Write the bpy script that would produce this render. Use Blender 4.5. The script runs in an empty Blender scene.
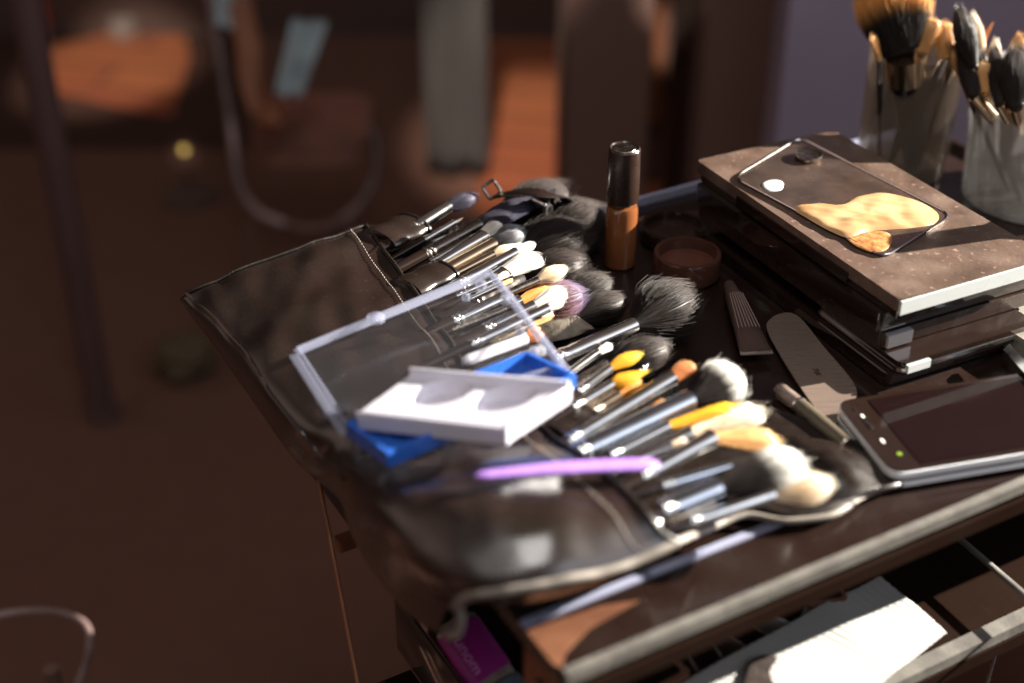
import bpy, bmesh, math, random
from mathutils import Vector, Matrix, noise
random.seed(7)
S = bpy.context.scene
C = S.collection
# ------------------------------------------------------------------ frame
PIT = math.radians(32); FP = 1422.0; H = 0.56     # camera pitch, focal length in px, camera height above the tabletop (m)
def P(px, py, z=0.0):
    """point of the view ray through (px,py) that lies at height z over the tabletop"""
    u = (px-512)/FP; v = (341.5-py)/FP
    d = Vector((u, math.cos(PIT)+v*math.sin(PIT), -math.sin(PIT)+v*math.cos(PIT)))
    t = (H-z)/-d.z
    return Vector((d.x*t, d.y*t, z))
def PD(px, py, dep):
    u = (px-512)/FP; v = (341.5-py)/FP
    d = Vector((u, math.cos(PIT)+v*math.sin(PIT), -math.sin(PIT)+v*math.cos(PIT)))
    return Vector((0, 0, H)) + d*dep
def depth(p): return p.y*math.cos(PIT) + (H-p.z)*math.sin(PIT)
ANG = math.radians(29.5)
E1 = Vector((math.cos(ANG), math.sin(ANG), 0)); E2 = Vector((-math.sin(ANG), math.cos(ANG), 0))
C0 = Vector((0.005, 0.595, 0))
def W(s, t, z=0.0): return C0 + E1*s + E2*t + Vector((0, 0, z))
UP = Vector((0, 0, 1))
FLOOR = -0.80

# ------------------------------------------------------------------ materials
def newmat(name):
    m = bpy.data.materials.new(name); m.use_nodes = True
    nt = m.node_tree; return m, nt, nt.nodes['Principled BSDF']
def lk(nt, a, b): nt.links.new(a, b)
def mat(name, col, rough=0.5, metal=0.0, col2=None, scale=60, bump=0.0, bscale=200, rvar=0.0, trans=0.0, ior=1.45,
        sheen=0.0, coat=0.0, stretch=None, alpha=1.0, sss=0.0, spec=0.5, dust=0.0, dscale=900, dcol=(0.45, 0.4, 0.34), coatr=.08, detail=4, lo=.35, hi=.65):
    m, nt, b = newmat(name)
    tc = nt.nodes.new('ShaderNodeTexCoord'); mp = nt.nodes.new('ShaderNodeMapping')
    lk(nt, tc.outputs['Object'], mp.inputs['Vector'])
    if stretch: mp.inputs['Scale'].default_value = stretch
    b.inputs['Base Color'].default_value = (*col, 1)
    b.inputs['Roughness'].default_value = rough; b.inputs['Metallic'].default_value = metal
    b.inputs['Transmission Weight'].default_value = trans; b.inputs['IOR'].default_value = ior
    b.inputs['Coat Weight'].default_value = coat; b.inputs['Coat Roughness'].default_value = coatr
    b.inputs['Sheen Weight'].default_value = sheen; b.inputs['Alpha'].default_value = alpha
    b.inputs['Specular IOR Level'].default_value = spec
    if sss: b.inputs['Subsurface Weight'].default_value = sss; b.inputs['Subsurface Radius'].default_value = (.004, .003, .002)
    n = nt.nodes.new('ShaderNodeTexNoise'); n.inputs['Scale'].default_value = scale; n.inputs['Detail'].default_value = detail
    lk(nt, mp.outputs[0], n.inputs['Vector'])
    last = None
    if col2:
        r = nt.nodes.new('ShaderNodeValToRGB')
        r.color_ramp.elements[0].position = lo; r.color_ramp.elements[1].position = hi
        r.color_ramp.elements[0].color = (*col, 1); r.color_ramp.elements[1].color = (*col2, 1)
        lk(nt, n.outputs['Fac'], r.inputs['Fac']); last = r.outputs['Color']
    if dust:
        dn = nt.nodes.new('ShaderNodeTexNoise'); dn.inputs['Scale'].default_value = dscale; dn.inputs['Detail'].default_value = 3
        dn2 = nt.nodes.new('ShaderNodeTexNoise'); dn2.inputs['Scale'].default_value = 28; dn2.inputs['Detail'].default_value = 5
        lk(nt, tc.outputs['Object'], dn.inputs['Vector']); lk(nt, tc.outputs['Object'], dn2.inputs['Vector'])
        r1 = nt.nodes.new('ShaderNodeMapRange'); r1.inputs[1].default_value = .62; r1.inputs[2].default_value = .75
        r2 = nt.nodes.new('ShaderNodeMapRange'); r2.inputs[1].default_value = .45; r2.inputs[2].default_value = .75
        r2.inputs[4].default_value = .35
        lk(nt, dn.outputs['Fac'], r1.inputs[0]); lk(nt, dn2.outputs['Fac'], r2.inputs[0])
        ad = nt.nodes.new('ShaderNodeMath'); ad.operation = 'ADD'; ad.use_clamp = True
        lk(nt, r1.outputs[0], ad.inputs[0]); lk(nt, r2.outputs[0], ad.inputs[1])
        ml = nt.nodes.new('ShaderNodeMath'); ml.operation = 'MULTIPLY'; ml.inputs[1].default_value = dust
        lk(nt, ad.outputs[0], ml.inputs[0])
        mx = nt.nodes.new('ShaderNodeMix'); mx.data_type = 'RGBA'
        mx.inputs['A'].default_value = (*col, 1); mx.inputs['B'].default_value = (*dcol, 1)
        if last: lk(nt, last, mx.inputs['A'])
        lk(nt, ml.outputs[0], mx.inputs['Factor']); last = mx.outputs['Result']
    if last: lk(nt, last, b.inputs['Base Color'])
    if rvar:
        r = nt.nodes.new('ShaderNodeMapRange')
        r.inputs[3].default_value = max(0, rough-rvar); r.inputs[4].default_value = min(1, rough+rvar)
        r.inputs[1].default_value = .3; r.inputs[2].default_value = .7
        n2 = nt.nodes.new('ShaderNodeTexNoise'); n2.inputs['Scale'].default_value = scale*1.7; n2.inputs['Detail'].default_value = 5
        lk(nt, mp.outputs[0], n2.inputs['Vector']); lk(nt, n2.outputs['Fac'], r.inputs[0]); lk(nt, r.outputs[0], b.inputs['Roughness'])
    if bump:
        bn = nt.nodes.new('ShaderNodeTexNoise'); bn.inputs['Scale'].default_value = bscale; bn.inputs['Detail'].default_value = 4
        lk(nt, mp.outputs[0], bn.inputs['Vector'])
        bp = nt.nodes.new('ShaderNodeBump'); bp.inputs['Strength'].default_value = bump; bp.inputs['Distance'].default_value = .001
        lk(nt, bn.outputs['Fac'], bp.inputs['Height']); lk(nt, bp.outputs[0], b.inputs['Normal'])
    return m
K = (.021, .011, .008)          # the warm black of the picture's dark plastics
M = {}
M['leather'] = mat('black_leather', (.012, .007, .005), .26, col2=(.018, .010, .008), scale=18, bump=.14, bscale=420, rvar=.05, dust=.03, dscale=380, coat=1.0, coatr=.21, spec=.6)
M['leather_dark'] = mat('black_leather_inner', (.010, .006, .0045), .32, bump=.2, bscale=600, rvar=.1, dust=.05, dscale=500)
M['piping'] = mat('leather_piping', (.26, .23, .20), .45, col2=(.15, .13, .11), scale=90, bump=.3, bscale=500)
M['thread'] = mat('grey_thread', (.30, .26, .23), .8)
M['black'] = mat('black_plastic', K, .26, rvar=.08, scale=40, dust=.03)
M['gloss'] = mat('black_gloss', (.013, .007, .005), .10, rvar=.05, scale=30, dust=.015, coat=.3)
M['glass_top'] = mat('dusty_black_glass', (.013, .0065, .005), .22, rvar=.12, scale=14, dust=.035, dscale=700)
M['silver'] = mat('polished_metal', (.90, .90, .89), .13, 1.0, rvar=.02, scale=20)
M['silver_warm'] = mat('warm_metal', (.86, .68, .48), .16, 1.0, rvar=.02, scale=20)
M['silver_blue'] = mat('cool_metal', (.72, .78, .88), .16, 1.0, rvar=.02, scale=20)
M['satin'] = mat('satin_metal', (.82, .84, .88), .35, .1)
M['gunmetal'] = mat('gunmetal', (.30, .26, .23), .25, 1.0, rvar=.08, scale=120)
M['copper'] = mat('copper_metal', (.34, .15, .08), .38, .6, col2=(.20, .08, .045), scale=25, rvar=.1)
M['edge'] = mat('worn_glass_edge', (.20, .19, .17), .34, .3, col2=(.13, .12, .11), scale=40, rvar=.12, bump=.3, bscale=200, dust=.2, dscale=900)
M['lav_edge'] = mat('bluish_strip', (.42, .44, .60), .30, .4, rvar=.05, scale=50)
M['white'] = mat('white_plastic', (.60, .585, .67), .32, bump=.1, bscale=90, sss=.08, rvar=.08)
M['blue'] = mat('blue_plastic', (.05, .20, .62), .25, trans=.25, rvar=.06, sss=.05)
M['blue'].node_tree.nodes['Principled BSDF'].inputs['Base Color'].default_value = (.035, .15, .62, 1)
M['purple'] = mat('purple_plastic', (.34, .17, .60), .42, col2=(.37, .20, .62), scale=200, bump=.2, bscale=700, rvar=.05)
M['clear'] = mat('clear_plastic', (.36, .38, .50), .10, ior=1.5, rvar=.04, scale=60, alpha=.30, coat=.5)
M['pane'] = mat('clear_plastic_pane', (.25, .25, .28), .05, ior=1.5, alpha=.03)
M['frost'] = mat('frosted_plastic', (.42, .41, .40), .20, rvar=.06, scale=20, alpha=.60, coat=.8)
M['smoke'] = mat('smoky_plastic', (.17, .13, .10), .20, rvar=.06, scale=20, alpha=.55, coat=.8)
M['amber'] = mat('foundation_glass', (.15, .052, .018), .12, coat=.4, col2=(.12, .04, .015), scale=30)
M['cream'] = mat('foundation_cream', (.54, .35, .18), .30, col2=(.40, .22, .10), scale=26, bump=.5, bscale=45, coat=.35, detail=2)
M['cream_dark'] = mat('foundation_tan', (.26, .095, .03), .42, col2=(.45, .22, .08), scale=160, bump=.8, bscale=160)
M['paldust'] = mat('dusty_palette_lid', (.095, .060, .046), .40, col2=(.050, .030, .022), scale=22, rvar=.14, bump=.25, bscale=300, dust=.6, dscale=200, dcol=(.36, .25, .19))
M['page'] = mat('white_edge', (.46, .48, .48), .35, rvar=.1)
M['jarglass'] = mat('brown_jar_glass', (.075, .030, .021), .12, coat=.5, trans=.25, rvar=.04)
M['balm'] = mat('red_brown_balm', (.095, .034, .023), .38, bump=.5, bscale=120)
M['tubep'] = mat('grey_brown_tube', (.07, .042, .035), .34, col2=(.05, .03, .025), scale=60)
M['steelstrip'] = mat('brushed_spatula', (.20, .15, .125), .32, .4, rvar=.12, scale=30, stretch=(1, 6, 1))
M['napkin'] = mat('napkin_paper', (.38, .375, .36), .9)
M['ink'] = mat('black_print', (.02, .012, .01), .5)
M['stain'] = mat('dark_stain', (.010, .005, .003), .9, col2=(.022, .009, .005), scale=200, bump=.8, bscale=300)
M['magenta'] = mat('magenta_label', (.26, .012, .17), .4)
M['pinkink'] = mat('pink_print', (.62, .24, .52), .5)
M['teal'] = mat('slate_tube', (.10, .13, .15), .4)
M['glassgrey'] = mat('grey_compact', (.26, .21, .18), .25, col2=(.14, .10, .085), scale=60, rvar=.1, coat=.4)
M['browncomp'] = mat('brown_compact', (.20, .10, .065), .25, rvar=.1, coat=.3)
M['honey'] = mat('honey_wood', (.42, .19, .06), .4, col2=(.30, .12, .04), scale=60, stretch=(1, 1, 8))
M['screen'] = mat('phone_screen', (.008, .0035, .0035), .06, rvar=.04, scale=20, dust=.006, dscale=500, spec=.2)
M['green'] = mat('green_dot', (.16, .24, .02), .4)
M['white_ink'] = mat('white_print', (.75, .73, .72), .5)
M['lavwall'] = mat('lavender_wall_paint', (.29, .235, .31), .8, col2=(.24, .195, .26), scale=3, bump=.2, bscale=30)
M['darkwall'] = mat('dark_wall_paint', (.085, .045, .034), .85, col2=(.07, .04, .03), scale=2)
M['carpet'] = mat('dark_carpet', (.115, .056, .040), .95, col2=(.125, .060, .043), scale=20, spec=.1)  # dark tone stands for the wooden floor where it lies in shade
M['curtain'] = mat('grey_curtain_cloth', (.040, .032, .030), .85, col2=(.045, .036, .033), scale=12)
M['cabinet'] = mat('dark_cabinet_panel', (.125, .065, .050), .7, col2=(.110, .057, .044), scale=4)
M['mauvepole'] = mat('mauve_metal_pole', (.085, .042, .038), .7, col2=(.07, .034, .030), scale=8)
M['tubeframe'] = mat('chair_tube_metal', (.10, .06, .055), .45, .1, col2=(.26, .18, .17), scale=9, lo=.42, hi=.58)
M['seatred'] = mat('red_brown_seat', (.26, .10, .07), .7, col2=(.16, .07, .05), scale=10)
M['paleblue'] = mat('pale_blue_cloth', (.30, .36, .38), .8, col2=(.25, .30, .32), scale=18)
M['orange'] = mat('orange_leather', (.22, .075, .028), .6, col2=(.15, .045, .02), scale=10)
M['redplastic'] = mat('red_cap', (.40, .05, .025), .4)
M['brass'] = mat('brass', (.66, .47, .14), .35, .6)
M['olive'] = mat('olive_crumpled', (.075, .05, .026), .8)
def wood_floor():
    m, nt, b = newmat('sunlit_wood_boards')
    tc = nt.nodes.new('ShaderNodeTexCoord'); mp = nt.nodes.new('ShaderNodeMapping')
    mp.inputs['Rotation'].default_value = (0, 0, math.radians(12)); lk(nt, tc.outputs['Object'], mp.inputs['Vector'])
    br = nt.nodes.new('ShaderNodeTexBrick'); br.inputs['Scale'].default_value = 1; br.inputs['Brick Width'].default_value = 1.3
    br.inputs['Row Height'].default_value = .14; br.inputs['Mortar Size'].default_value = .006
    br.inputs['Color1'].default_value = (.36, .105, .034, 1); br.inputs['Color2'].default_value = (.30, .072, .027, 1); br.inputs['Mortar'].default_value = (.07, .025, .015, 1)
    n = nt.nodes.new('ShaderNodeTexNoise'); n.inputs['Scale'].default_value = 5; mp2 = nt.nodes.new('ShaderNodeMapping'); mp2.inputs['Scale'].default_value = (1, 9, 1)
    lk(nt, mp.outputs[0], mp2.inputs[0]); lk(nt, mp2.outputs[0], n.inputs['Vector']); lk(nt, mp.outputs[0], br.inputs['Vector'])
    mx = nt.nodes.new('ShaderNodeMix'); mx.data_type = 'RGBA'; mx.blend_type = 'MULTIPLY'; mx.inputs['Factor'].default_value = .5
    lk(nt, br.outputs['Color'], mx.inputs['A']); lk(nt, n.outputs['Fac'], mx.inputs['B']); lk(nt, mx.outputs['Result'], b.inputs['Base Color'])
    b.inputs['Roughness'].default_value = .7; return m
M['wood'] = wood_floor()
def bristle(name, c1, c2, rough=.55, tipc=None):
    # fine streaks; the two colours run root -> tip through a stored attribute
    m, nt, b = newmat(name)
    at = nt.nodes.new('ShaderNodeAttribute'); at.attribute_name = 'along'
    r = nt.nodes.new('ShaderNodeValToRGB'); r.color_ramp.elements[0].color = (*c1, 1); r.color_ramp.elements[1].color = (*c2, 1)
    r.color_ramp.elements[0].position = .45 if tipc is None else tipc-.12; r.color_ramp.elements[1].position = 1 if tipc is None else tipc+.08
    tc = nt.nodes.new('ShaderNodeTexCoord'); n = nt.nodes.new('ShaderNodeTexNoise'); n.inputs['Scale'].default_value = 900; n.inputs['Detail'].default_value = 1
    lk(nt, tc.outputs['Object'], n.inputs['Vector'])
    mx = nt.nodes.new('ShaderNodeMix'); mx.data_type = 'RGBA'; mx.blend_type = 'MULTIPLY'; mx.inputs['Factor'].default_value = .25
    lk(nt, at.outputs['Fac'], r.inputs['Fac']); lk(nt, r.outputs['Color'], mx.inputs['A']); lk(nt, n.outputs['Fac'], mx.inputs['B'])
    lk(nt, mx.outputs['Result'], b.inputs['Base Color']); b.inputs['Roughness'].default_value = rough; b.inputs['Specular IOR Level'].default_value = .3
    return m
BR = {
 'black': bristle('black_bristle', (.014, .008, .006), (.052, .037, .032), .5),
 'navy': bristle('navy_bristle', (.03, .025, .04), (.07, .065, .11), .5),
 'grey': bristle('grey_bristle', (.12, .11, .12), (.36, .38, .42), .5),
 'brownblack': bristle('brown_black_bristle', (.018, .010, .008), (.045, .030, .025), .55),
 'plum': bristle('plum_bristle', (.22, .11, .10), (.17, .13, .24), .5),
 'white': bristle('white_bristle', (.72, .66, .60), (.86, .84, .80), .6),
 'cream': bristle('cream_bristle', (.80, .62, .42), (.88, .80, .66), .6),
 'tan': bristle('tan_bristle', (.72, .40, .16), (.80, .52, .24), .5),
 'yellow': bristle('yellow_bristle', (.75, .36, .02), (.90, .58, .04), .45),
 'orange': bristle('orange_bristle', (.62, .26, .06), (.78, .40, .12), .45),
 'rust': bristle('rust_bristle', (.45, .15, .04), (.60, .25, .09), .5),
 'duo': bristle('two_tone_bristle', (.018, .011, .009), (.80, .78, .72), .5, .62),
 'gold': bristle('black_to_gold_bristle', (.014, .009, .007), (.80, .38, .10), .75, .42),
 'goldall': bristle('gold_bristle', (.50, .25, .08), (.70, .40, .16), .5),
}

# ------------------------------------------------------------------ object helpers
def setp(o, label=None, cat=None, group=None, kind=None):
    if label: o['label'] = label
    if cat: o['category'] = cat
    if group: o['group'] = group
    if kind: o['kind'] = kind
    return o
def thing(name, loc, label, cat, group=None):
    o = bpy.data.objects.new(name, None); o.location = loc; o.empty_display_size = .01
    C.objects.link(o); return setp(o, label, cat, group)
def link(name, me, m, parent=None, org=None, smooth=True):
    """me is in world coordinates; parented objects sit at the parent's origin"""
    o = bpy.data.objects.new(name, me); C.objects.link(o)
    if m: me.materials.append(m)
    if smooth:
        for p in me.polygons: p.use_smooth = True
    if parent is not None:
        base = Vector(parent.location); q = parent.parent
        while q is not None: base += Vector(q.location); q = q.parent
        me.transform(Matrix.Translation(-base)); o.parent = parent
    else:
        org = Vector(org) if org is not None else sum((v.co for v in me.vertices), Vector())/max(1, len(me.vertices))
        me.transform(Matrix.Translation(-org)); o.location = org
    return o
def mesh(name, vs, fs, m, parent=None, org=None, smooth=True):
    me = bpy.data.meshes.new(name); me.from_pydata([tuple(v) for v in vs], [], fs); me.validate(); me.update()
    return link(name, me, m, parent, org, smooth)
def bmobj(name, bm, m, parent=None, org=None, smooth=True, angle=35):
    bmesh.ops.recalc_face_normals(bm, faces=bm.faces)
    me = bpy.data.meshes.new(name); bm.to_mesh(me); bm.free()
    o = link(name, me, m, parent, org, smooth)
    if smooth:
        try: me.set_sharp_from_angle(angle=math.radians(angle))
        except Exception: pass
    return o
def prism_bm(bm, outline, z0, z1, bev=.0006, seg=2, top=None):
    """outline: list of Vector (x,y); top: optional separate outline for the upper face"""
    top = top or outline
    b = [bm.verts.new((p[0], p[1], z0 if len(p) < 3 or z0 is not None else p[2])) for p in outline]
    t = [bm.verts.new((p[0], p[1], z1)) for p in top]
    n = len(b); fs = [bm.faces.new(b[::-1]), bm.faces.new(t)]
    for i in range(n): fs.append(bm.faces.new((b[i], b[(i+1) % n], t[(i+1) % n], t[i])))
    if bev:
        es = set()
        for f in fs:
            for e in f.edges:
                if e.calc_face_angle(0) > math.radians(25) : es.add(e)
        bmesh.ops.bevel(bm, geom=list(es), offset=bev, segments=seg, affect='EDGES', profile=.5)
    return bm
def prism(name, outline, z0, z1, m, parent=None, bev=.0006, seg=2, org=None, top=None):
    bm = bmesh.new(); prism_bm(bm, outline, z0, z1, bev, seg, top)
    return bmobj(name, bm, m, parent, org)
def rrect(c, ax, ay, w, h, r=.004, n=5):
    """rounded rectangle outline centre c, unit axes ax, ay"""
    out = []
    for (sx, sy, a0) in ((1, 1, 0), (-1, 1, 90), (-1, -1, 180), (1, -1, 270)):
        for k in range(n+1):
            a = math.radians(a0+90*k/n)
            out.append(c + ax*(sx*(w/2-r)+r*math.cos(a)) + ay*(sy*(h/2-r)+r*math.sin(a)))
    return out
def quad_round(pts, r=.004, n=4):
    out = []; N = len(pts)
    for i in range(N):
        p = pts[i]; a = (pts[i-1]-p); b = (pts[(i+1) % N]-p)
        a = a.normalized()*r; b = b.normalized()*r
        for k in range(n+1):
            t = k/n; out.append(p + a*(1-t)**2 + b*t**2)
    return out
def cat(pts, n=8, closed=False):
    """Catmull-Rom through the points"""
    out = []; N = len(pts); rng = N if closed else N-1
    for i in range(rng):
        if closed: p0, p1, p2, p3 = pts[i-1], pts[i], pts[(i+1) % N], pts[(i+2) % N]
        else: p0, p1, p2, p3 = pts[max(0, i-1)], pts[i], pts[i+1], pts[min(N-1, i+2)]
        for k in range(n):
            t = k/n
            out.append(.5*((2*p1)+(p2-p0)*t+(2*p0-5*p1+4*p2-p3)*t*t+(3*p1-p0-3*p2+p3)*t**3))
    if not closed: out.append(pts[-1].copy() if hasattr(pts[-1], 'copy') else pts[-1])
    return out
def sweep(bm, path, rad, seg=12, flat=1.0, cap=True, wa=None, layer=None, lay0=0, lay1=1):
    """tube along path; rad: list of radii (or one); flat: thickness/width ratio (or list)"""
    n = len(path); rings = []
    for i, p in enumerate(path):
        d = (path[min(n-1, i+1)]-path[max(0, i-1)]).normalized()
        w = d.cross(UP) if wa is None else (wa - d*wa.dot(d))
        if w.length < 1e-4: w = Vector((1, 0, 0))
        w.normalize(); h = w.cross(d).normalized()
        r = rad[i] if isinstance(rad, (list, tuple)) else rad
        f = flat[i] if isinstance(flat, (list, tuple)) else flat
        ring = []
        for k in range(seg):
            a = 2*math.pi*k/seg
            v = bm.verts.new(p + w*(r*math.cos(a)) + h*(r*f*math.sin(a)))
            if layer is not None: v[layer] = lay0+(lay1-lay0)*i/(n-1)
            ring.append(v)
        rings.append(ring)
    for i in range(n-1):
        for k in range(seg):
            bm.faces.new((rings[i][k], rings[i][(k+1) % seg], rings[i+1][(k+1) % seg], rings[i+1][k]))
    if cap:
        bm.faces.new(rings[0][::-1]); bm.faces.new(rings[-1])
def tube(name, path, rad, m, parent=None, seg=12, flat=1.0, wa=None, org=None):
    bm = bmesh.new(); sweep(bm, path, rad, seg, flat, True, wa)
    return bmobj(name, bm, m, parent, org, angle=50)
def lathe_bm(bm, c, prof, seg=40, axis=UP, sx=1.0):
    ax = axis.normalized(); u = ax.orthogonal().normalized(); v = ax.cross(u)
    rings = []
    for (r, h) in prof:
        if r < 1e-6: rings.append([bm.verts.new(c+ax*h)])
        else: rings.append([bm.verts.new(c+ax*h+(u*math.cos(2*math.pi*k/seg)+v*math.sin(2*math.pi*k/seg))*r) for k in range(seg)])
    for a, b in zip(rings, rings[1:]):
        for k in range(seg):
            k2 = (k+1) % seg
            if len(a) == 1 and len(b) > 1: bm.faces.new((a[0], b[k2], b[k]))
            elif len(b) == 1 and len(a) > 1: bm.faces.new((a[k], a[k2], b[0]))
            elif len(a) > 1: bm.faces.new((a[k], a[k2], b[k2], b[k]))
def lathe(name, c, prof, m, parent=None, seg=40, axis=UP, org=None, angle=35):
    bm = bmesh.new(); lathe_bm(bm, c, prof, seg, axis); return bmobj(name, bm, m, parent, org, angle=angle)

# ------------------------------------------------------------------ brushes
def hair_head(name, a, b, r0, rm, mat_, parent, flat=.8, shape='dome', hairs=260, hmul=1.9, hr=.00017, spread=1.0, skew=0.0, fuzz=.06):
    """bristle bundle from a (ferrule mouth) to b (tip)."""
    bm = bmesh.new(); lay = bm.verts.layers.float.new('along')
    d = (b-a); L = d.length; d.normalize()
    w = d.cross(UP).normalized(); h = w.cross(d).normalized()
    def prof(t):
        if shape == 'dome':   # flaring, rounded tip
            g = r0+(rm-r0)*math.sin(min(1, t/.62)*math.pi/2)
            e = math.sqrt(max(0, 1-max(0, (t-.55)/.45)**2.2)); return g*e
        if shape == 'point':
            g = r0+(rm-r0)*math.sin(min(1, t/.4)*math.pi/2)
            return g*max(0, 1-max(0, (t-.3)/.7)**1.6)
        if shape == 'flat':   # flat brush with blunt rounded end
            g = r0+(rm-r0)*min(1, t/.8); e = max(0, 1-max(0, (t-.85)/.15)**3)**.5; return g*e
        if shape == 'blunt':
            g = r0+(rm-r0)*min(1, t/.9)**.8; e = max(0, 1-max(0, (t-.82)/.18)**2.5)**.5; return g*e
    n = 14; seg = 20; rings = []
    for i in range(n+1):
        t = i/n; r = max(prof(t)*.86, 1e-5); ring = []
        for k in range(seg):
            an = 2*math.pi*k/seg
            off = skew*math.cos(an)*t*t*L
            q = a+d*(L*t*.985+off)+w*(r*math.cos(an))+h*(r*flat*math.sin(an))
            q += Vector(noise.noise_vector(q*260))*.0006*t
            v = bm.verts.new(q); v[lay] = t; ring.append(v)
        rings.append(ring)
    for i in range(n):
        for k in range(seg): bm.faces.new((rings[i][k], rings[i][(k+1) % seg], rings[i+1][(k+1) % seg], rings[i+1][k]))
    bm.faces.new(rings[0][::-1]); bm.faces.new(rings[-1])
    for _ in range(int(hairs*hmul)):
        an = random.uniform(0, 2*math.pi); q = math.sqrt(random.uniform(.45, 1)) if random.random() < .75 else random.random()
        te = random.uniform(.80, 1.05)
        # end of the hair on the envelope: outer hairs end lower on a domed head
        if q > .9: te = random.uniform(.45, .9)
        pts = []; fz = 1+random.gauss(0, fuzz*1.8); ph = random.uniform(-.3, .3)
        for k in range(5):
            t = te*k/4*(1.0+(fz-1)*.35)
            tt = min(t, 1); r = (prof(tt) if tt < .62 else max(prof(tt), prof(.62)*(1-(tt-.62)*1.2)*q*.9))*q
            r = max(r, 0)*(1.02+(fz-1)*k/4)
            off = skew*math.cos(an)*t*t*L
            pts.append(a+d*(L*t+off)+w*(r*math.cos(an+ph*.1*k))+h*(r*flat*math.sin(an+ph*.1*k)))
        rr = [hr, hr, hr*.9, hr*.7, hr*.25]
        n0 = len(pts)
        # 3-sided strand
        prev = None
        for i, p in enumerate(pts):
            ring = []
            for k in range(3):
                aa = 2.094*k+an
                v = bm.verts.new(p+w*(rr[i]*math.cos(aa))+h*(rr[i]*math.sin(aa))); v[lay] = min(1, te*i/4); ring.append(v)
            if prev:
                for k in range(3): bm.faces.new((prev[k], prev[(k+1) % 3], ring[(k+1) % 3], ring[k]))
            prev = ring
    me = bpy.data.meshes.new(name); bm.to_mesh(me); bm.free()
    return link(name, me, mat_, parent)
GB = 'makeup brushes tucked in the brush roll'
def brush(label, p0, p1, tip, wf, wh, hair, shape='dome', metal='silver', hm='gloss', flat=.75, flare=1.0, crimp=True,
          hlen=.05, hairs=260, group=GB, skew=0.0, ff=1.0, hw=1.0, dz=True, band=None, thick=None, fuzz=.06):
    """p0,p1,tip: (px,py,z) - start of the metal collar, its mouth, tip of the hair; widths in picture px"""
    A = P(*p0); B = P(*p1); T = P(*tip)
    rf = wf/2*depth(B)/FP; rh = wh/2*depth(T)/FP
    d = (B-A).normalized()
    t = thing('makeup_brush', A, label, 'makeup brush', group)
    # handle: goes back into the pocket, tapering
    HS = A-d*hlen
    n = 8; path = [HS+(A-HS)*(i/n) for i in range(n+1)]
    tube('handle', path, [rf*hw*(.62+.38*math.sin(math.pi/2*i/n)) for i in range(n+1)], M[hm], t, 14)
    # ferrule with crimp rings
    n = 22; path = [A+(B-A)*(i/n) for i in range(n+1)]; rad = []; fl = []
    for i in range(n+1):
        u = i/n; r = rf*(1.03+(flare-1)*u**1.5)
        if crimp:
            for c in (.10, .20):
                r *= 1-.10*math.exp(-((u-c)/.022)**2)
            r *= 1+.05*math.exp(-((u-.15)/.03)**2)
        if i >= n-1: r *= 1.04
        rad.append(r); fl.append(1+(ff-1)*u)
    f = tube('ferrule', path, rad, M[metal], t, 20, fl)
    if band or (crimp and wf >= 9):
        bm = bmesh.new(); LL = (B-A).length
        for uu in (.05, .05+.0042/LL):
            c = A+(B-A)*uu; pr = [c+d*(-.0016+.0004*k) for k in range(9)]
            sweep(bm, pr, [rf*(1.0+.14*math.sqrt(max(0, 1-((k-4)/4.2)**2))) for k in range(9)], 20)
        bmobj('ring', bm, M[band or metal], f)
    hair_head('bristles', B-d*.001, T, rf*flare*.93, rh, BR[hair], t, flat if ff == 1 else ff*.9, shape, hairs, skew=skew, fuzz=fuzz)
    return t

# ------------------------------------------------------------------ background room
cz = FLOOR
def sheet(name, pts, z, m, kind='structure'):
    o = mesh(name, [Vector((p[0], p[1], z)) for p in pts], [tuple(range(len(pts)))], m, smooth=False); o['kind'] = kind; return o
sheet('floor', [(-9, -5), (9, -5), (9, 9), (-9, 9)], FLOOR, M['carpet'])
ywall = P(512, 36, FLOOR).y
M['rug'] = mat('black_rug', (.055, .027, .020), .95, spec=.05)  # dark sheet painted as shade around the left sun pool
def F(px, py): return P(px, py, FLOOR)
sheet('rug', [F(-30, 16), F(250, 16), F(250, 150), F(-30, 150)], FLOOR+.002, M['rug'])
sheet('wooden_floor', [F(28, 52), F(110, 34), F(184, 26), F(190, 60), F(172, 120), F(100, 104), F(44, 92)], FLOOR+.004, M['wood'])  # outline follows the pool of sun; brightness is put into the colour
sheet('wooden_floor', [F(478, 42), F(700, 42), F(700, 230), F(478, 230)], FLOOR+.004, M['wood'])  # second sun-bright stretch of the same floor, brighter by colour
bm = bmesh.new()
prism_bm(bm, [Vector((-6, ywall)), Vector((6, ywall)), Vector((6, ywall+.15)), Vector((-6, ywall+.15))], FLOOR, 1.8, 0)
o = bmobj('wall', bm, M['darkwall'], smooth=False); setp(o, 'dark brown wall far behind everything, meeting the wooden floor', 'wall')
# pale lavender wall behind the cups
xl = PD(780, 100, 2.0); yy = xl.y
bm = bmesh.new(); prism_bm(bm, [Vector((xl.x, yy)), Vector((xl.x+2.6, yy+.25)), Vector((xl.x+2.6, yy+.35)), Vector((xl.x, yy+.10))], FLOOR, 1.0, .004)
o = bmobj('wall', bm, M['lavwall'], smooth=False); setp(o, 'pale lavender wall panel standing behind the two brush cups', 'wall')
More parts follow.
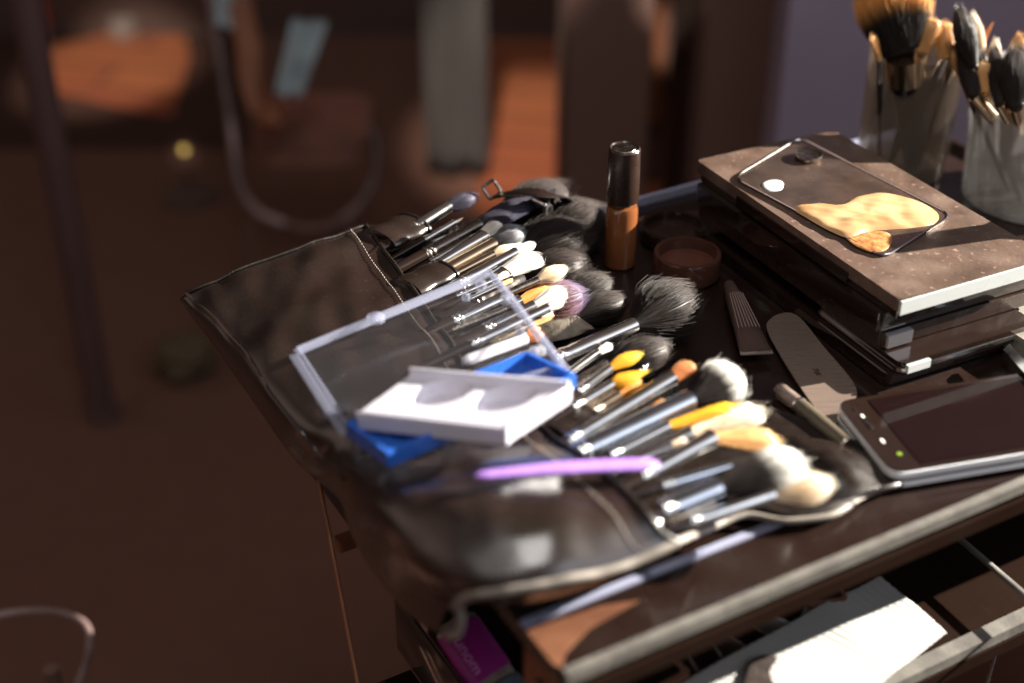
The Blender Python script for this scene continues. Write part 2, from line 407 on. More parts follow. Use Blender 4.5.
# curtain
def cloth_strip(name, p_top, p_bot, w, m, parent=None, folds=5, amp=.03, thick=.004, taper=1.0, label=None, cat_=None):
    vs = []; fs = []; nu = 40; nv = 16
    for side in (0, 1):
        for j in range(nv+1):
            t = j/nv; c = p_top.lerp(p_bot, t); ww = w*(1+(taper-1)*t)
            for i in range(nu+1):
                u = i/nu
                y = amp*math.sin(u*folds*2*math.pi+.6*math.sin(3*t))*(0.6+.4*t)+noise.noise(Vector((u*3, t*3, w)))*amp
                vs.append(c+Vector(((u-.5)*ww, y+side*thick, 0)))
    N = (nu+1)*(nv+1)
    for j in range(nv):
        for i in range(nu):
            a = j*(nu+1)+i; fs.append((a, a+1, a+nu+2, a+nu+1)); fs.append((N+a, N+a+nu+1, N+a+nu+2, N+a+1))
    for j in range(nv):
        for i in (0, nu):
            a = j*(nu+1)+i; fs.append((a, a+nu+1, N+a+nu+1, N+a))
    for i in range(nu):
        for j in (0, nv):
            a = j*(nu+1)+i; fs.append((a, a+1, N+a+1, N+a))
    return mesh(name, vs, fs, m, parent)
top = PD(450, -160, 2.75); bot = Vector((top.x, top.y, FLOOR+.02))
o = cloth_strip('curtain', top, bot, .135, M['curtain'], folds=2, amp=.012)
setp(o, 'long grey curtain hanging in folds to the floor, left of the orange boards', 'curtain')
o = prism('partition', [Vector((1.35, -.6)), Vector((1.42, -.6)), Vector((1.42, 1.75)), Vector((1.35, 1.75))], FLOOR, .24, M['darkwall'], None, .003)  # unseen board added to keep the sun beam off the floor
setp(o, 'low dark partition standing to the right of the trolley', 'partition')
# cabinets
def cabinet(px0, px1, dep, label, h=1.5, dpt=.4):
    a = PD(px0, 200, dep); b = PD(px1, 200, dep); c = Vector(((a.x+b.x)/2, a.y+dpt/2, FLOOR)); w = b.x-a.x
    t = thing('cabinet', c, label, 'cabinet')
    x0, x1, y0, y1 = c.x-w/2, c.x+w/2, a.y, a.y+dpt
    q = lambda a_, b_, c_, d_: [Vector((a_, c_)), Vector((b_, c_)), Vector((b_, d_)), Vector((a_, d_))]
    prism('carcass', q(x0, x1, y0+.02, y1), FLOOR+.06, FLOOR+h, M['cabinet'], t, .003)
    prism('door', q(x0+.004, x1-.004, y0, y0+.017), FLOOR+.08, FLOOR+h-.01, M['cabinet'], t, .003)
    prism('plinth', q(x0+.01, x1-.01, y0+.04, y1-.01), FLOOR, FLOOR+.058, M['black'], t, .002)
    return t
cabinet(563, 645, 2.3, 'tall dark cabinet between the orange boards and the thin wooden posts')
cabinet(692, 774, 2.2, 'tall dark cabinet next to the lavender wall')
# wooden posts
def post(px0, px1, py_bot, dep, label, m='orange', up=.9):
    a = PD(px0, py_bot, dep); b = PD(px1, py_bot, dep); w = b.x-a.x
    o = prism('wooden_post', [Vector((a.x, a.y)), Vector((b.x, a.y)), Vector((b.x, a.y+w)), Vector((a.x, a.y+w))], a.z, a.z+up, M[m], None, .002)
    return o
fr = thing('folding_screen', PD(665, 130, 3.2), 'dark screen with narrow orange wooden uprights behind the bottle', 'screen')
def part_box(name, par, x0, x1, y0, y1, z0, z1, m, bev=.002):
    return prism(name, [Vector((x0, y0)), Vector((x1, y0)), Vector((x1, y1)), Vector((x0, y1))], z0, z1, M[m], par, bev)
a = PD(643, 122, 3.0); b = PD(661, 122, 3.0); part_box('upright', fr, a.x, b.x, a.y, a.y+.03, a.z, 1.0, 'orange')
a2 = PD(669, 45, 3.0); b2 = PD(687, 45, 3.0); part_box('upright', fr, a2.x, b2.x, a.y, a.y+.03, a2.z, 1.0, 'orange')
a3 = PD(670, 105, 3.0); b3 = PD(682, 105, 3.0); z3 = PD(682, 62, 3.0).z; part_box('upright', fr, a3.x, b3.x, a.y, a.y+.03, a3.z, z3, 'seatred')
a4 = PD(630, 300, 3.0); b4 = PD(705, 300, 3.0); part_box('panel', fr, a4.x, b4.x, a.y+.035, a.y+.06, FLOOR+.01, 1.0, 'cabinet')
# mauve pole at the left, standing on the floor
f0 = F(103, 418); n = 6
t = thing('metal_pole', f0, 'dull mauve metal pole standing at the far left of the room', 'pole')
tube('pole', [f0+UP*(.02+i*.35) for i in range(n)], .022, M['mauvepole'], t, 16)
lathe('foot', f0, [(0, .001), (.027, .001), (.027, .012), (.024, .02), (0, .02)], M['mauvepole'], t, 24)
# chair with looped tube frame
dd = 2.45
ch = thing('chair', Vector((PD(300, 300, dd).x, PD(300, 200, dd).y, FLOOR)), 'chair with a looped metal tube frame and red brown seat', 'chair')
pp = [PD(x, y, dd) for x, y in ((205, -70), (212, 0), (222, 70), (232, 130), (238, 180), (256, 210), (285, 224))]
tube('frame_tube', cat(pp, 8), .0085, M['tubeframe'], ch, 10)
pp = [PD(x, y, dd+.1) for x, y in ((330, 226), (356, 208), (374, 178), (376, 145), (366, 120))]
tube('frame_tube', cat(pp, 8), .0085, M['tubeframe'], ch, 10)
pp = [PD(x, y, dd+.02) for x, y in ((285, 224), (308, 229), (330, 226))]
tube('frame_tube', cat(pp, 6), .0085, M['cabinet'], ch, 10)
for x0 in (250, 350):
    q = PD(x0, 224, dd+.02); tube('leg', [q, Vector((q.x, q.y, FLOOR))], .0085, M['cabinet'], ch, 10)
sc_ = PD(315, 128, dd+.12)
prism('seat', rrect(sc_, Vector((1, 0, 0)), Vector((0, 1, 0)), .20, .24, .05, 6), sc_.z-.02, sc_.z+.02, M['seatred'], ch, .008)
# cloths and bag on the chair
o = cloth_strip('towel', PD(310, 20, dd-.1), PD(288, 96, dd-.12), .062, M['paleblue'], folds=2, amp=.01, taper=.75)
setp(o, 'pale blue folded cloth hanging over the chair seat', 'cloth')
o = cloth_strip('towel', PD(226, -40, dd-.05), PD(226, 28, dd-.05), .036, M['paleblue'], folds=1, amp=.008)
setp(o, 'narrow pale blue cloth beside the looped chair frame at the top edge', 'cloth')
bg = thing('shoulder_bag', PD(268, 130, dd-.05), 'small orange brown leather bag with a long strap on the chair', 'bag')
bm = bmesh.new(); lathe_bm(bm, PD(272, 118, dd-.05), [(0, -.028), (.02, -.024), (.028, 0), (.02, .02), (.008, .026), (0, .027)], 20); bmobj('pouch', bm, M['orange'], bg)
tube('strap', cat([PD(262, 112, dd-.05), PD(252, 80, dd-.05), PD(248, 40, dd-.05), PD(240, 0, dd-.05), PD(236, -60, dd-.05)], 6), .021, M['orange'], bg, 12, .25)
# little things on the sunlit boards
bq = F(40, 52)
bt = thing('bottle', bq, 'tiny bottle with a red cap standing on the far boards', 'bottle')
lathe('body', bq, [(0, .001), (.03, .001), (.03, .06), (.018, .075), (0, .075)], M['glassgrey'], bt, 20)
lathe('cap', bq, [(0, .076), (.034, .076), (.034, .15), (.03, .155), (0, .155)], M['redplastic'], bt, 20)
bq = F(126, 36); o = lathe('jar', bq, [(0, .001), (.04, .001), (.045, .02), (.04, .05), (.03, .055), (0, .055)], M['glassgrey'], None, 20); setp(o, 'small grey jar standing at the back of the orange boards', 'jar')
q = PD(184, 150, 3.0); kb = thing('coat_stand', Vector((q.x, q.y, FLOOR)), 'thin dark stand topped with a round brass knob', 'stand')
lathe('knob', q, [(0, -.011), (.008, -.008), (.0115, 0), (.008, .008), (0, .011)], M['brass'], kb, 20)
tube('stem', [Vector((q.x, q.y, FLOOR+.02)), q-UP*.011], .005, M['darkwall'], kb, 8)
lathe('foot', Vector((q.x, q.y, FLOOR)), [(0, .002), (.06, .002), (.06, .01), (0, .02)], M['darkwall'], kb, 20)
# crumpled bag on the floor
def lump(name, c, rx, ry, rz, m, label, cat_, seed=0):
    bm = bmesh.new(); bmesh.ops.create_icosphere(bm, subdivisions=4, radius=1)
    for v in bm.verts:
        p = v.co.copy(); k = 1+.35*noise.noise(p*1.8+Vector((seed, 0, 0)))+.15*abs(noise.noise(p*5))
        v.co = Vector((c.x+p.x*rx*k, c.y+p.y*ry*k, c.z+rz+max(-1, p.z*k)*rz))
    o = bmobj(name, bm, m, org=c); return setp(o, label, cat_)
lump('paper_bag', F(185, 372), .055, .05, .035, M['olive'], 'crumpled olive paper bag lying on the dark floor', 'bag', 3)
# cable loop at the bottom left
cpts = [P(x, y, -.45) for x, y in ((-60, 640), (-25, 622), (10, 613), (45, 611), (72, 616), (88, 630), (88, 655), (76, 690), (62, 730))]
t = thing('wire_stand', Vector((P(20, 680, -.45).x, P(20, 680, -.45).y, FLOOR)), 'dark wire stand with a bent metal rim at the lower left', 'stand')
tube('rim', cat(cpts, 8), .0042, M['tubeframe'], t, 10)
cc = P(10, 690, -.45)
for dx, dy in ((-.05, .03), (.03, .03), (-.05, -.1), (.0, -.1)):
    tube('leg', [Vector((cc.x+dx, cc.y+dy, -.452)), Vector((cc.x+dx*1.3, cc.y+dy*1.3, FLOOR))], .008, M['cabinet'], t, 8)

# ------------------------------------------------------------------ trolley
LEN = .68; DEP = .405; BOR = .044
tr = thing('trolley', W(LEN/2, DEP/2, FLOOR), 'black glass topped trolley with grey edges and copper corner posts', 'trolley')
def tq(s0, s1, t0, t1): return [W(s0, t0), W(s1, t0), W(s1, t1), W(s0, t1)]
prism('tabletop', tq(0, LEN, -BOR+.003, DEP), -.012, -.0005, M['glass_top'], tr, .0008)
prism('front_edge', tq(.002, LEN, -BOR-.0035, -BOR+.0026), -.007, .001, M['edge'], tr, .0015)
prism('front_lip', tq(.002, LEN, -BOR-.004, -BOR+.006), -.024, -.013, M['gloss'], tr, .001)
prism('inlay_strip', tq(.0, LEN, -.003, .0025), -.0004, .0012, M['lav_edge'], tr, .0004)
prism('back_rail', tq(.0, LEN, DEP, DEP+.004), -.012, .007, M['lav_edge'], tr, .001)
prism('right_rail', tq(LEN, LEN+.004, -BOR, DEP), -.012, .006, M['gloss'], tr, .001)
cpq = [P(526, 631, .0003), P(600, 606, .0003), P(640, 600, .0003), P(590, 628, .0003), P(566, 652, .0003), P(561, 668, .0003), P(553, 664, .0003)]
prism('corner_plate', cpq, -.0003, .0005, M['copper'], tr, 0)  # orange reflection on the border, built as a thin coloured plate
# posts
for (s, tt, nm) in ((.0, -BOR, 'copper'), (LEN-.03, -BOR, 'copper'), (LEN-.03, DEP-.03, 'gloss')):
    prism('leg', tq(s+.001, s+.030, tt+.001, tt+.042), FLOOR, -.0125, M[nm], tr, .001)
p1 = P(322, 496, -.06); p2 = P(361, 700, -.16)
tube('leg', [p1+(p1-p2)*.4, p1, p2, p2+(p2-p1)*3.1], .0016, M['copper'], tr, 10)
lb = P(346, 541, -.09); prism('bracket', rrect(lb, E1, E2, .014, .010, .002), -.095, -.086, M['copper'], tr, .0008)
# front left post decoration: dark bolt plate and bright corner line
bolt = W(.0, -.022, -.03)
bm = bmesh.new(); lathe_bm(bm, W(.001, -.022, -.032), [(0, .0), (.007, .0), (.007, .003), (0, .003)], 20, -E1); bmobj('bolt', bm, M['gloss'], tr)
prism('corner_strip', tq(-.0005, .0022, -BOR-.0005, -BOR+.0022), -.20, -.012, M['silver'], tr, .0004)
# lower tray
LZ = -.125
prism('lower_shelf', tq(.01, LEN-.01, -BOR+.0, DEP-.01), LZ-.008, LZ, M['gloss'], tr, .0008)
prism('shelf_edge', tq(.03, LEN, -BOR-.012, -BOR-.001), LZ-.006, LZ+.003, M['edge'], tr, .0015)
prism('shelf_lip', tq(.03, LEN, -BOR-.013, -BOR-.002), LZ-.018, LZ-.007, M['gloss'], tr, .001)
a = P(935, 518, LZ+.02); b = P(1060, 625, LZ+.02)
tube('shelf_bar', [a-(b-a)*.5, a, b], .0028, M['edge'], tr, 10, .6)
for (s, t0) in ((.03, -BOR-.01),):
    pass
a = P(1000, 630, LZ-.02); tube('brace', [P(1004, 628, LZ-.02), P(985, 690, LZ-.06)], .0016, M['gunmetal'], tr, 8)

# ------------------------------------------------------------------ brush roll (leather)
roll = thing('brush_roll', W(.03, .19, .0), 'black leather brush roll spread open across the trolley, full of brushes', 'brush roll')
def net(rows, nu=10, nv=10, wr=.0):
    """dense grid through a net of (px,py,z) control points"""
    R = [cat([P(*p) for p in r], nu) for r in rows]
    cols = len(R[0]); G = []
    for c in range(cols): G.append(cat([R[k][c] for k in range(len(R))], nv))
    g = [[G[c][r] for c in range(cols)] for r in range(len(G[0]))]
    for r in g:
        for q in r:
            w_ = noise.noise(q*24)*.65+noise.noise(Vector((q.x*62, q.y*28, 3)))*.30+noise.noise(q*110)*.04
            q.z += w_*wr
    return g
def gridmesh(name, g, m, parent, thick=.0022):
    nr = len(g); nc = len(g[0]); vs = [q for r in g for q in r]; fs = []
    for i in range(nr-1):
        for j in range(nc-1):
            a = i*nc+j; fs.append((a, a+nc, a+nc+1, a+1))
    o = mesh(name, vs, fs, m, parent)
    md = o.modifiers.new('thick', 'SOLIDIFY'); md.thickness = thick; md.offset = -1
    return o
rowsA = [
 [(180, 300, .004), (187, 293, .018), (245, 268, .030), (305, 247, .035), (366, 226, .036)],
 [(196, 322, .002), (214, 318, .022), (270, 300, .034), (330, 280, .038), (392, 262, .038)],
 [(222, 358, -.002), (244, 352, .024), (300, 343, .034), (360, 323, .040), (420, 302, .040)],
 [(252, 400, -.008), (272, 394, .022), (325, 385, .032), (388, 364, .040), (447, 336, .040)],
 [(278, 438, -.015), (300, 428, .018), (345, 420, .030), (412, 402, .038), (472, 374, .038)],
 [(302, 468, -.03), (322, 455, .006), (362, 450, .028), (440, 436, .036), (522, 412, .038)],
 [(338, 500, -.03), (345, 478, .020), (382, 474, .046), (470, 466, .056), (566, 446, .050)],
 [(352, 535, -.03), (362, 512, .026), (404, 508, .056), (500, 498, .066), (610, 480, .056)],
 [(376, 575, -.04), (388, 552, .022), (432, 545, .052), (530, 528, .064), (640, 505, .060)],
 [(405, 610, -.045), (420, 588, .012), (458, 578, .044), (548, 562, .054), (660, 532, .050)],
 [(440, 636, -.05), (450, 606, -.002), (478, 594, .038), (560, 582, .045), (676, 543, .043)],
]
gA = net(rowsA, 12, 9, .0062)
wall_ = [[Vector((q.x, q.y, min(q.z, z_)))+E2*k_ for q in gA[-1]] for z_, k_ in ((.030, .005), (.016, .024), (.004, .048))]
gridmesh('leather_cover', gA+wall_, M['leather'], roll)
# seam with a raised lip and stitches on the pocket edge
edge = [r[-1] for r in gA]
lip = [q+UP*.0008 for q in edge]
tube('pocket_hem', lip, .0016, M['leather_dark'], roll, 8)
bm = bmesh.new()
inner = [r[-5]+UP*.0012 for r in gA]
for path in (inner,):
    for i in range(0, len(path)-1):
        for k in (0, .5):
            a = path[i].lerp(path[i+1], k); b = path[i].lerp(path[i+1], k+.32)
            sweep(bm, [a, (a+b)/2+UP*.0004, b], .00035, 5)
bmobj('stitching', bm, M['thread'], roll)
# piping along outer edges
tube('piping', [q+UP*.0005 for q in gA[0][12:]], .0013, M['leather_dark'], roll, 8)
tube('piping', [r[12]*.5+r[11]*.5+UP*.001 for r in gA[:55]], .0014, M['leather'], roll, 8)
tube('piping', [q+Vector((0, 0, -.001)) for q in gA[-1][14:]], .0026, M['piping'], roll, 10)
sc = cat([P(*p) for p in ((486, 592, .039), (470, 594, .034), (459, 603, .022), (461, 620, .008), (457, 634, -.004), (449, 636, -.012))], 6)
tube('piping', sc, .0030, M['piping'], roll, 10)
# inner sheet under the brush heads, with a rolled edge on the right
out = [(366, 236), (410, 236), (490, 232), (560, 250), (598, 300), (650, 352), (742, 398), (800, 418), (858, 446), (902, 484), (862, 500), (826, 516), (785, 520), (745, 512), (680, 540), (560, 470), (470, 380)]
op = [P(x, y, .004) for x, y in out]
oc = cat(op, 5, True)
cen = sum(oc, Vector())/len(oc)
vs = []; fs = []; N = len(oc); K_ = 14
for j in range(K_+1):
    for q in oc:
        p = cen.lerp(q, j/K_); p.z = .0035+.0022*noise.noise(p*28)+(.002 if j == K_ else 0)
        vs.append(p)
for j in range(K_):
    for i in range(N):
        fs.append((j*N+i, j*N+(i+1) % N, (j+1)*N+(i+1) % N, (j+1)*N+i))
o = mesh('inner_sheet', vs, fs, M['leather_dark'], roll); md = o.modifiers.new('t', 'SOLIDIFY'); md.thickness = .002; md.offset = 1
rim = cat([P(*p) for p in ((674, 543, .036), (712, 527, .010), (745, 515, .007), (785, 521, .006), (828, 516, .006), (850, 505, .005))], 6)
tube('piping', rim, .0023, M['piping'], roll, 10)
rim = cat([P(*p) for p in ((852, 503, .005), (872, 493, .004), (902, 484, .004))], 6)
tube('piping', rim, .0018, M['piping'], roll, 10)
# folded inner flap over the edge, by the heads
gF = net([[(770, 432, .006), (810, 436, .012), (850, 444, .008)], [(800, 470, .008), (840, 462, .018), (880, 462, .008)], [(830, 505, .006), (862, 492, .010), (898, 484, .005)]], 8, 8, .003)
gridmesh('flap', gF, M['leather_dark'], roll, .0015)
# sleeves over the handles
def sleeve(a, b, wpx, m='leather'):
    A = P(*a); B = P(*b); r = wpx/2*depth(A)/FP
    n = 10; path = [A.lerp(B, i/n) for i in range(n+1)]
    o = tube('pocket', path, [r*(1+.06*math.sin(i*1.1)) for i in range(n+1)], M[m], roll, 22, .40)
    tube('hem', [B+(B-A).normalized()*.0003, B+(B-A).normalized()*.0022], r*1.03, M['leather_dark'], o, 22, .41)
sleeve((380, 240, .037), (414, 224, .037), 46)
sleeve((408, 288, .038), (444, 270, .038), 40)
sleeve((440, 322, .034), (474, 306, .034), 26, 'leather_dark')
sleeve((476, 372, .034), (540, 352, .030), 34, 'leather_dark')
sleeve((556, 436, .036), (592, 418, .034), 44, 'leather_dark')
sleeve((636, 520, .036), (668, 500, .034), 46)
# strap with buckle at the back
st = cat([P(*p) for p in ((496, 196, .045), (520, 192, .055), (548, 194, .058), (566, 200, .040), (576, 214, .020))], 8)
tube('strap', st, .0075, M['leather'], roll, 12, .18)
bk = P(492, 190, .05)
bm = bmesh.new(); ang = math.radians(35)
ax = Vector((math.cos(ang), .2, math.sin(ang))).normalized(); ay = Vector((-math.sin(ang), .3, math.cos(ang))).normalized()
ring = [bk+ax*x*.7+ay*y*.7 for x, y in ((-.008, -.008), (.008, -.008), (.008, .009), (-.008, .009))]
ring = quad_round(ring, .002, 3)
sweep(bm, ring+[ring[0]], .0014, 8); bmobj('buckle', bm, M['gunmetal'], roll)
g = net([[(530, 198, .05), (545, 192, .056), (556, 188, .05)], [(535, 207, .044), (546, 205, .05), (554, 203, .044)], [(538, 216, .035), (546, 217, .038), (553, 214, .034)]], 6, 6, 0)
gridmesh('strap_end', g, M['silver'], roll, .001)  # leather strap end given polished metal to stand for its highlight
# tongue of leather among the heads; sunlight on it painted as paler colour
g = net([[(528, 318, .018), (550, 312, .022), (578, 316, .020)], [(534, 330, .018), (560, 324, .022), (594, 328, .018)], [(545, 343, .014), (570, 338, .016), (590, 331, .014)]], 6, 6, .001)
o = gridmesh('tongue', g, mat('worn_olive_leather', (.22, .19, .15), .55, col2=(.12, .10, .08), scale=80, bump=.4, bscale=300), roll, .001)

# ------------------------------------------------------------------ brushes, upper half
B_ = brush
B_('silver collared brush with a soft grey black tip, at the roll\'s far end', (410, 231, .038), (448, 207, .042), (476, 196, .044), 13, 20, 'navy', 'dome', 'silver')
B_('thin silver tipped applicator beside the first grey brush', (424, 240, .038), (455, 222, .042), (463, 218, .042), 6, 4, 'black', 'point', 'silver', hairs=30)
B_('dark collared brush with a long bluish black pointed head', (424, 255, .036), (480, 225, .042), (524, 212, .046), 13, 24, 'navy', 'point', 'gunmetal', hairs=420)
B_('slim brush with a smoky brown pointed head behind the white rounded one', (440, 250, .03), (484, 220, .040), (552, 196, .044), 12, 26, 'navy', 'point', 'gunmetal', hairs=420)
B_('flared silver brush with a rounded white head nearest the far end', (434, 266, .040), (484, 234, .046), (500, 224, .048), 8, 19, 'white', 'blunt', 'silver', flare=1.7, flat=.45, ff=.6)
B_('copper collared brush with a domed steel blue head', (436, 276, .034), (494, 244, .040), (522, 230, .044), 14, 29, 'grey', 'dome', 'silver_warm', hairs=420)
B_('slim gold collared brush with a cream pointed head', (450, 277, .036), (494, 254, .042), (520, 244, .044), 8, 13, 'cream', 'point', 'silver_warm')
B_('silver brush with the smallest blunt white head', (458, 284, .040), (516, 252, .046), (534, 244, .048), 10, 11, 'white', 'flat', 'silver')
B_('wide flared silver brush with a broad white fan head', (472, 292, .036), (506, 272, .042), (538, 256, .044), 12, 32, 'white', 'flat', 'silver', flare=1.8, flat=.3, ff=.45, hairs=420)
B_('dark thin collared brush with an oval cream head', (476, 308, .040), (538, 280, .046), (566, 268, .048), 8, 20, 'cream', 'dome', 'gunmetal')
B_('silver brush with a flat orange head under the cream one', (486, 318, .034), (520, 301, .038), (548, 287, .040), 10, 18, 'orange', 'flat', 'silver', flare=1.3, flat=.35)
B_('silver brush with a large blunt white head next to the plum one', (484, 330, .040), (534, 306, .046), (564, 291, .048), 12, 25, 'white', 'blunt', 'silver')
B_('long plain silver brush with a short white tuft above the plastic lid', (470, 345, .046), (548, 308, .052), (562, 301, .053), 10, 12, 'white', 'flat', 'silver')
B_('silver brush with a pale yellow flat head near the olive tongue', (490, 346, .036), (530, 324, .040), (550, 311, .042), 10, 20, 'tan', 'flat', 'silver_warm', flare=1.2, flat=.4)
B_('white handled brush with a small rust coloured head', (468, 360, .046), (526, 339, .046), (543, 334, .046), 11, 13, 'rust', 'dome', 'white', crimp=False, hm='white', hlen=.004)
B_('bare silver brush collar under the clear lid, its hair worn short', (452, 322, .040), (500, 300, .044), (512, 294, .044), 13, 11, 'brownblack', 'flat', 'silver')
B_('slim silver brush under the clear lid with a dark flat tip', (462, 338, .036), (512, 318, .040), (526, 311, .040), 8, 9, 'brownblack', 'flat', 'silver')
B_('thick silver brush whose collar sits lowest under the clear lid', (474, 378, .034), (520, 358, .036), (545, 348, .036), 14, 16, 'grey', 'flat', 'silver')
# big powder brushes behind them
B_('huge black powder brush with a dusty domed head in the middle of the row', (455, 292, .014), (510, 262, .020), (585, 232, .026), 26, 66, 'black', 'dome', 'gunmetal', hairs=1500, flat=.8)
B_('big brown black powder brush at the back beside the strap', (450, 240, .012), (500, 228, .018), (566, 188, .030), 26, 60, 'brownblack', 'dome', 'gunmetal', hairs=1100)
B_('big dark powder brush farthest right at the back, by the glass bottle', (500, 270, .006), (542, 244, .014), (600, 212, .022), 26, 70, 'brownblack', 'dome', 'gunmetal', hairs=1200)
B_('plump black powder brush tucked below the huge black one', (470, 305, .014), (520, 280, .018), (584, 262, .022), 22, 52, 'black', 'dome', 'gunmetal', hairs=900)
B_('plum tinted powder brush behind the white blunt head', (478, 330, .020), (528, 310, .026), (582, 293, .028), 20, 50, 'plum', 'dome', 'gunmetal', hairs=1000)
B_('black powder brush right of the plum one, half hidden', (520, 330, .010), (560, 305, .012), (612, 282, .014), 18, 50, 'black', 'dome', 'gunmetal', hairs=800)
B_('small black powder brush below the half hidden one', (530, 345, .010), (572, 320, .012), (626, 298, .014), 16, 40, 'black', 'dome', 'gunmetal', hairs=600)
B_('polished silver brush with a round black head standing clear of the rest', (553, 360, .030), (634, 325, .030), (690, 296, .024), 15, 58, 'black', 'dome', 'silver', hairs=1500, flat=.9, band='silver', fuzz=.11)
B_('thin silver brush with a tiny white end below the long polished one', (562, 378, .030), (598, 352, .032), (611, 345, .032), 8, 10, 'white', 'flat', 'silver')
B_('black fluffy brush just above the yellow heads', (560, 396, .010), (608, 368, .014), (668, 346, .016), 18, 48, 'black', 'dome', 'gunmetal', hairs=800)
B_('small silver tipped brush with a smoky head, last above the yellow heads', (640, 372, .014), (652, 356, .018), (660, 338, .020), 9, 15, 'navy', 'dome', 'silver', hlen=.02)
# lower half
B_('silver brush with a bright yellow rounded head, upper one of the two', (578, 392, .040), (610, 368, .044), (640, 353, .046), 9, 18, 'yellow', 'dome', 'silver', flat=.5)
B_('silver brush with a bright yellow pointed head, lower one of the two', (572, 408, .040), (612, 384, .044), (646, 371, .046), 10, 20, 'yellow', 'point', 'silver', flat=.5)
B_('short gold collared brush with an orange head beneath the yellow ones', (592, 412, .036), (618, 396, .038), (640, 381, .040), 14, 18, 'orange', 'flat', 'silver_warm', flat=.5, hm='black')
B_('long silver brush with a round rust brown head', (566, 442, .040), (672, 378, .046), (692, 364, .048), 12, 21, 'rust', 'blunt', 'silver', hairs=300, flare=1.35, flat=.6)
B_('thick steel brush with a black head tipped in white', (572, 456, .036), (690, 400, .042), (735, 374, .044), 21, 56, 'duo', 'blunt', 'silver_blue', hairs=1100, band='silver')
B_('silver brush with a yellow orange flat head under a tan one', (610, 456, .036), (668, 426, .040), (735, 405, .042), 9, 20, 'yellow', 'flat', 'silver', flare=1.3, flat=.4)
B_('silver brush with a wide rounded tan head', (606, 472, .034), (690, 434, .038), (762, 410, .040), 13, 40, 'cream', 'flat', 'silver', flare=1.3, flat=.35, hairs=420)
B_('pale silver flared brush with a square orange tan head', (640, 478, .044), (712, 438, .046), (778, 440, .040), 13, 40, 'tan', 'flat', 'silver', flare=1.5, flat=.3, hairs=420)
B_('thin blue silver brush pointing under the square tan head', (662, 486, .042), (730, 466, .044), (748, 461, .044), 10, 10, 'brownblack', 'flat', 'silver_blue', band='silver')
B_('thick blue silver brush with a dark head ending in bright white hair', (660, 512, .038), (718, 488, .040), (800, 462, .040), 22, 58, 'duo', 'blunt', 'silver_blue', hairs=800, flare=1.0, band='silver')
B_('silver brush with a fluffy white head between the tan and cream ones', (676, 500, .028), (742, 478, .030), (800, 462, .032), 12, 44, 'white', 'dome', 'silver', hairs=600)
B_('white silver flared brush with a slanted cream head, nearest the front', (690, 522, .030), (772, 494, .034), (832, 482, .036), 12, 46, 'cream', 'dome', 'silver', flare=1.6, flat=.4, hairs=600)

B_('thin black handled brush lying lowest between the white and copper collared ones', (440, 262, .030), (478, 240, .036), (490, 233, .038), 6, 6, 'black', 'flat', 'silver', hairs=60)
B_('narrow silver brush with a tiny tan tip crossing under the fan head', (468, 300, .034), (502, 284, .038), (512, 279, .038), 6, 7, 'tan', 'flat', 'silver', hairs=60)
B_('narrow gold collared brush with a small cream tip above the orange one', (478, 312, .034), (516, 291, .040), (528, 284, .041), 6, 9, 'cream', 'flat', 'silver_warm', hairs=80)
B_('slim gunmetal brush with a short dark tip, second below the lid corner', (452, 330, .036), (506, 309, .042), (518, 304, .042), 7, 8, 'black', 'flat', 'gunmetal', hairs=60)
B_('slim steel brush with a short brown tip, third below the lid corner', (458, 350, .036), (516, 328, .042), (530, 322, .042), 7, 8, 'rust', 'flat', 'silver', hairs=60)
B_('narrow dark collared brush beside the white handled one', (474, 370, .036), (528, 350, .038), (540, 346, .038), 7, 8, 'black', 'flat', 'gunmetal', hairs=60)
B_('slim silver brush with a tiny white tip between the first dark pointed heads', (430, 262, .036), (470, 239, .043), (482, 233, .044), 6, 7, 'white', 'flat', 'silver', hairs=60)
B_('slim silver brush with a short cream tip beside the fan head', (456, 296, .038), (498, 278, .044), (508, 273, .044), 7, 8, 'cream', 'flat', 'silver', hairs=60)
B_('bright silver brush with a rounded white tip before the plum head', (486, 338, .042), (540, 315, .049), (553, 309, .049), 7, 9, 'white', 'dome', 'silver', hairs=80)
B_('slim silver brush with an orange tip before the white handled one', (480, 352, .038), (528, 333, .044), (540, 328, .044), 7, 9, 'orange', 'dome', 'silver', hairs=80)
B_('thin silver brush with a dark tip between the yellow and rust brown ones', (566, 420, .034), (618, 398, .038), (630, 393, .038), 7, 8, 'black', 'flat', 'silver', hairs=60)
B_('thin gold collared brush with an orange tip over the thick steel one', (600, 434, .034), (652, 409, .040), (666, 402, .041), 7, 11, 'orange', 'flat', 'silver_warm', hairs=80)
B_('short silver brush with a cream tip right of the purple stick end', (632, 462, .038), (672, 446, .040), (686, 440, .041), 8, 11, 'cream', 'flat', 'silver', hairs=80)
B_('narrow copper collared brush with a dark tip under the white haired one', (668, 524, .030), (716, 506, .032), (730, 501, .032), 8, 10, 'black', 'flat', 'silver_warm', hairs=60)

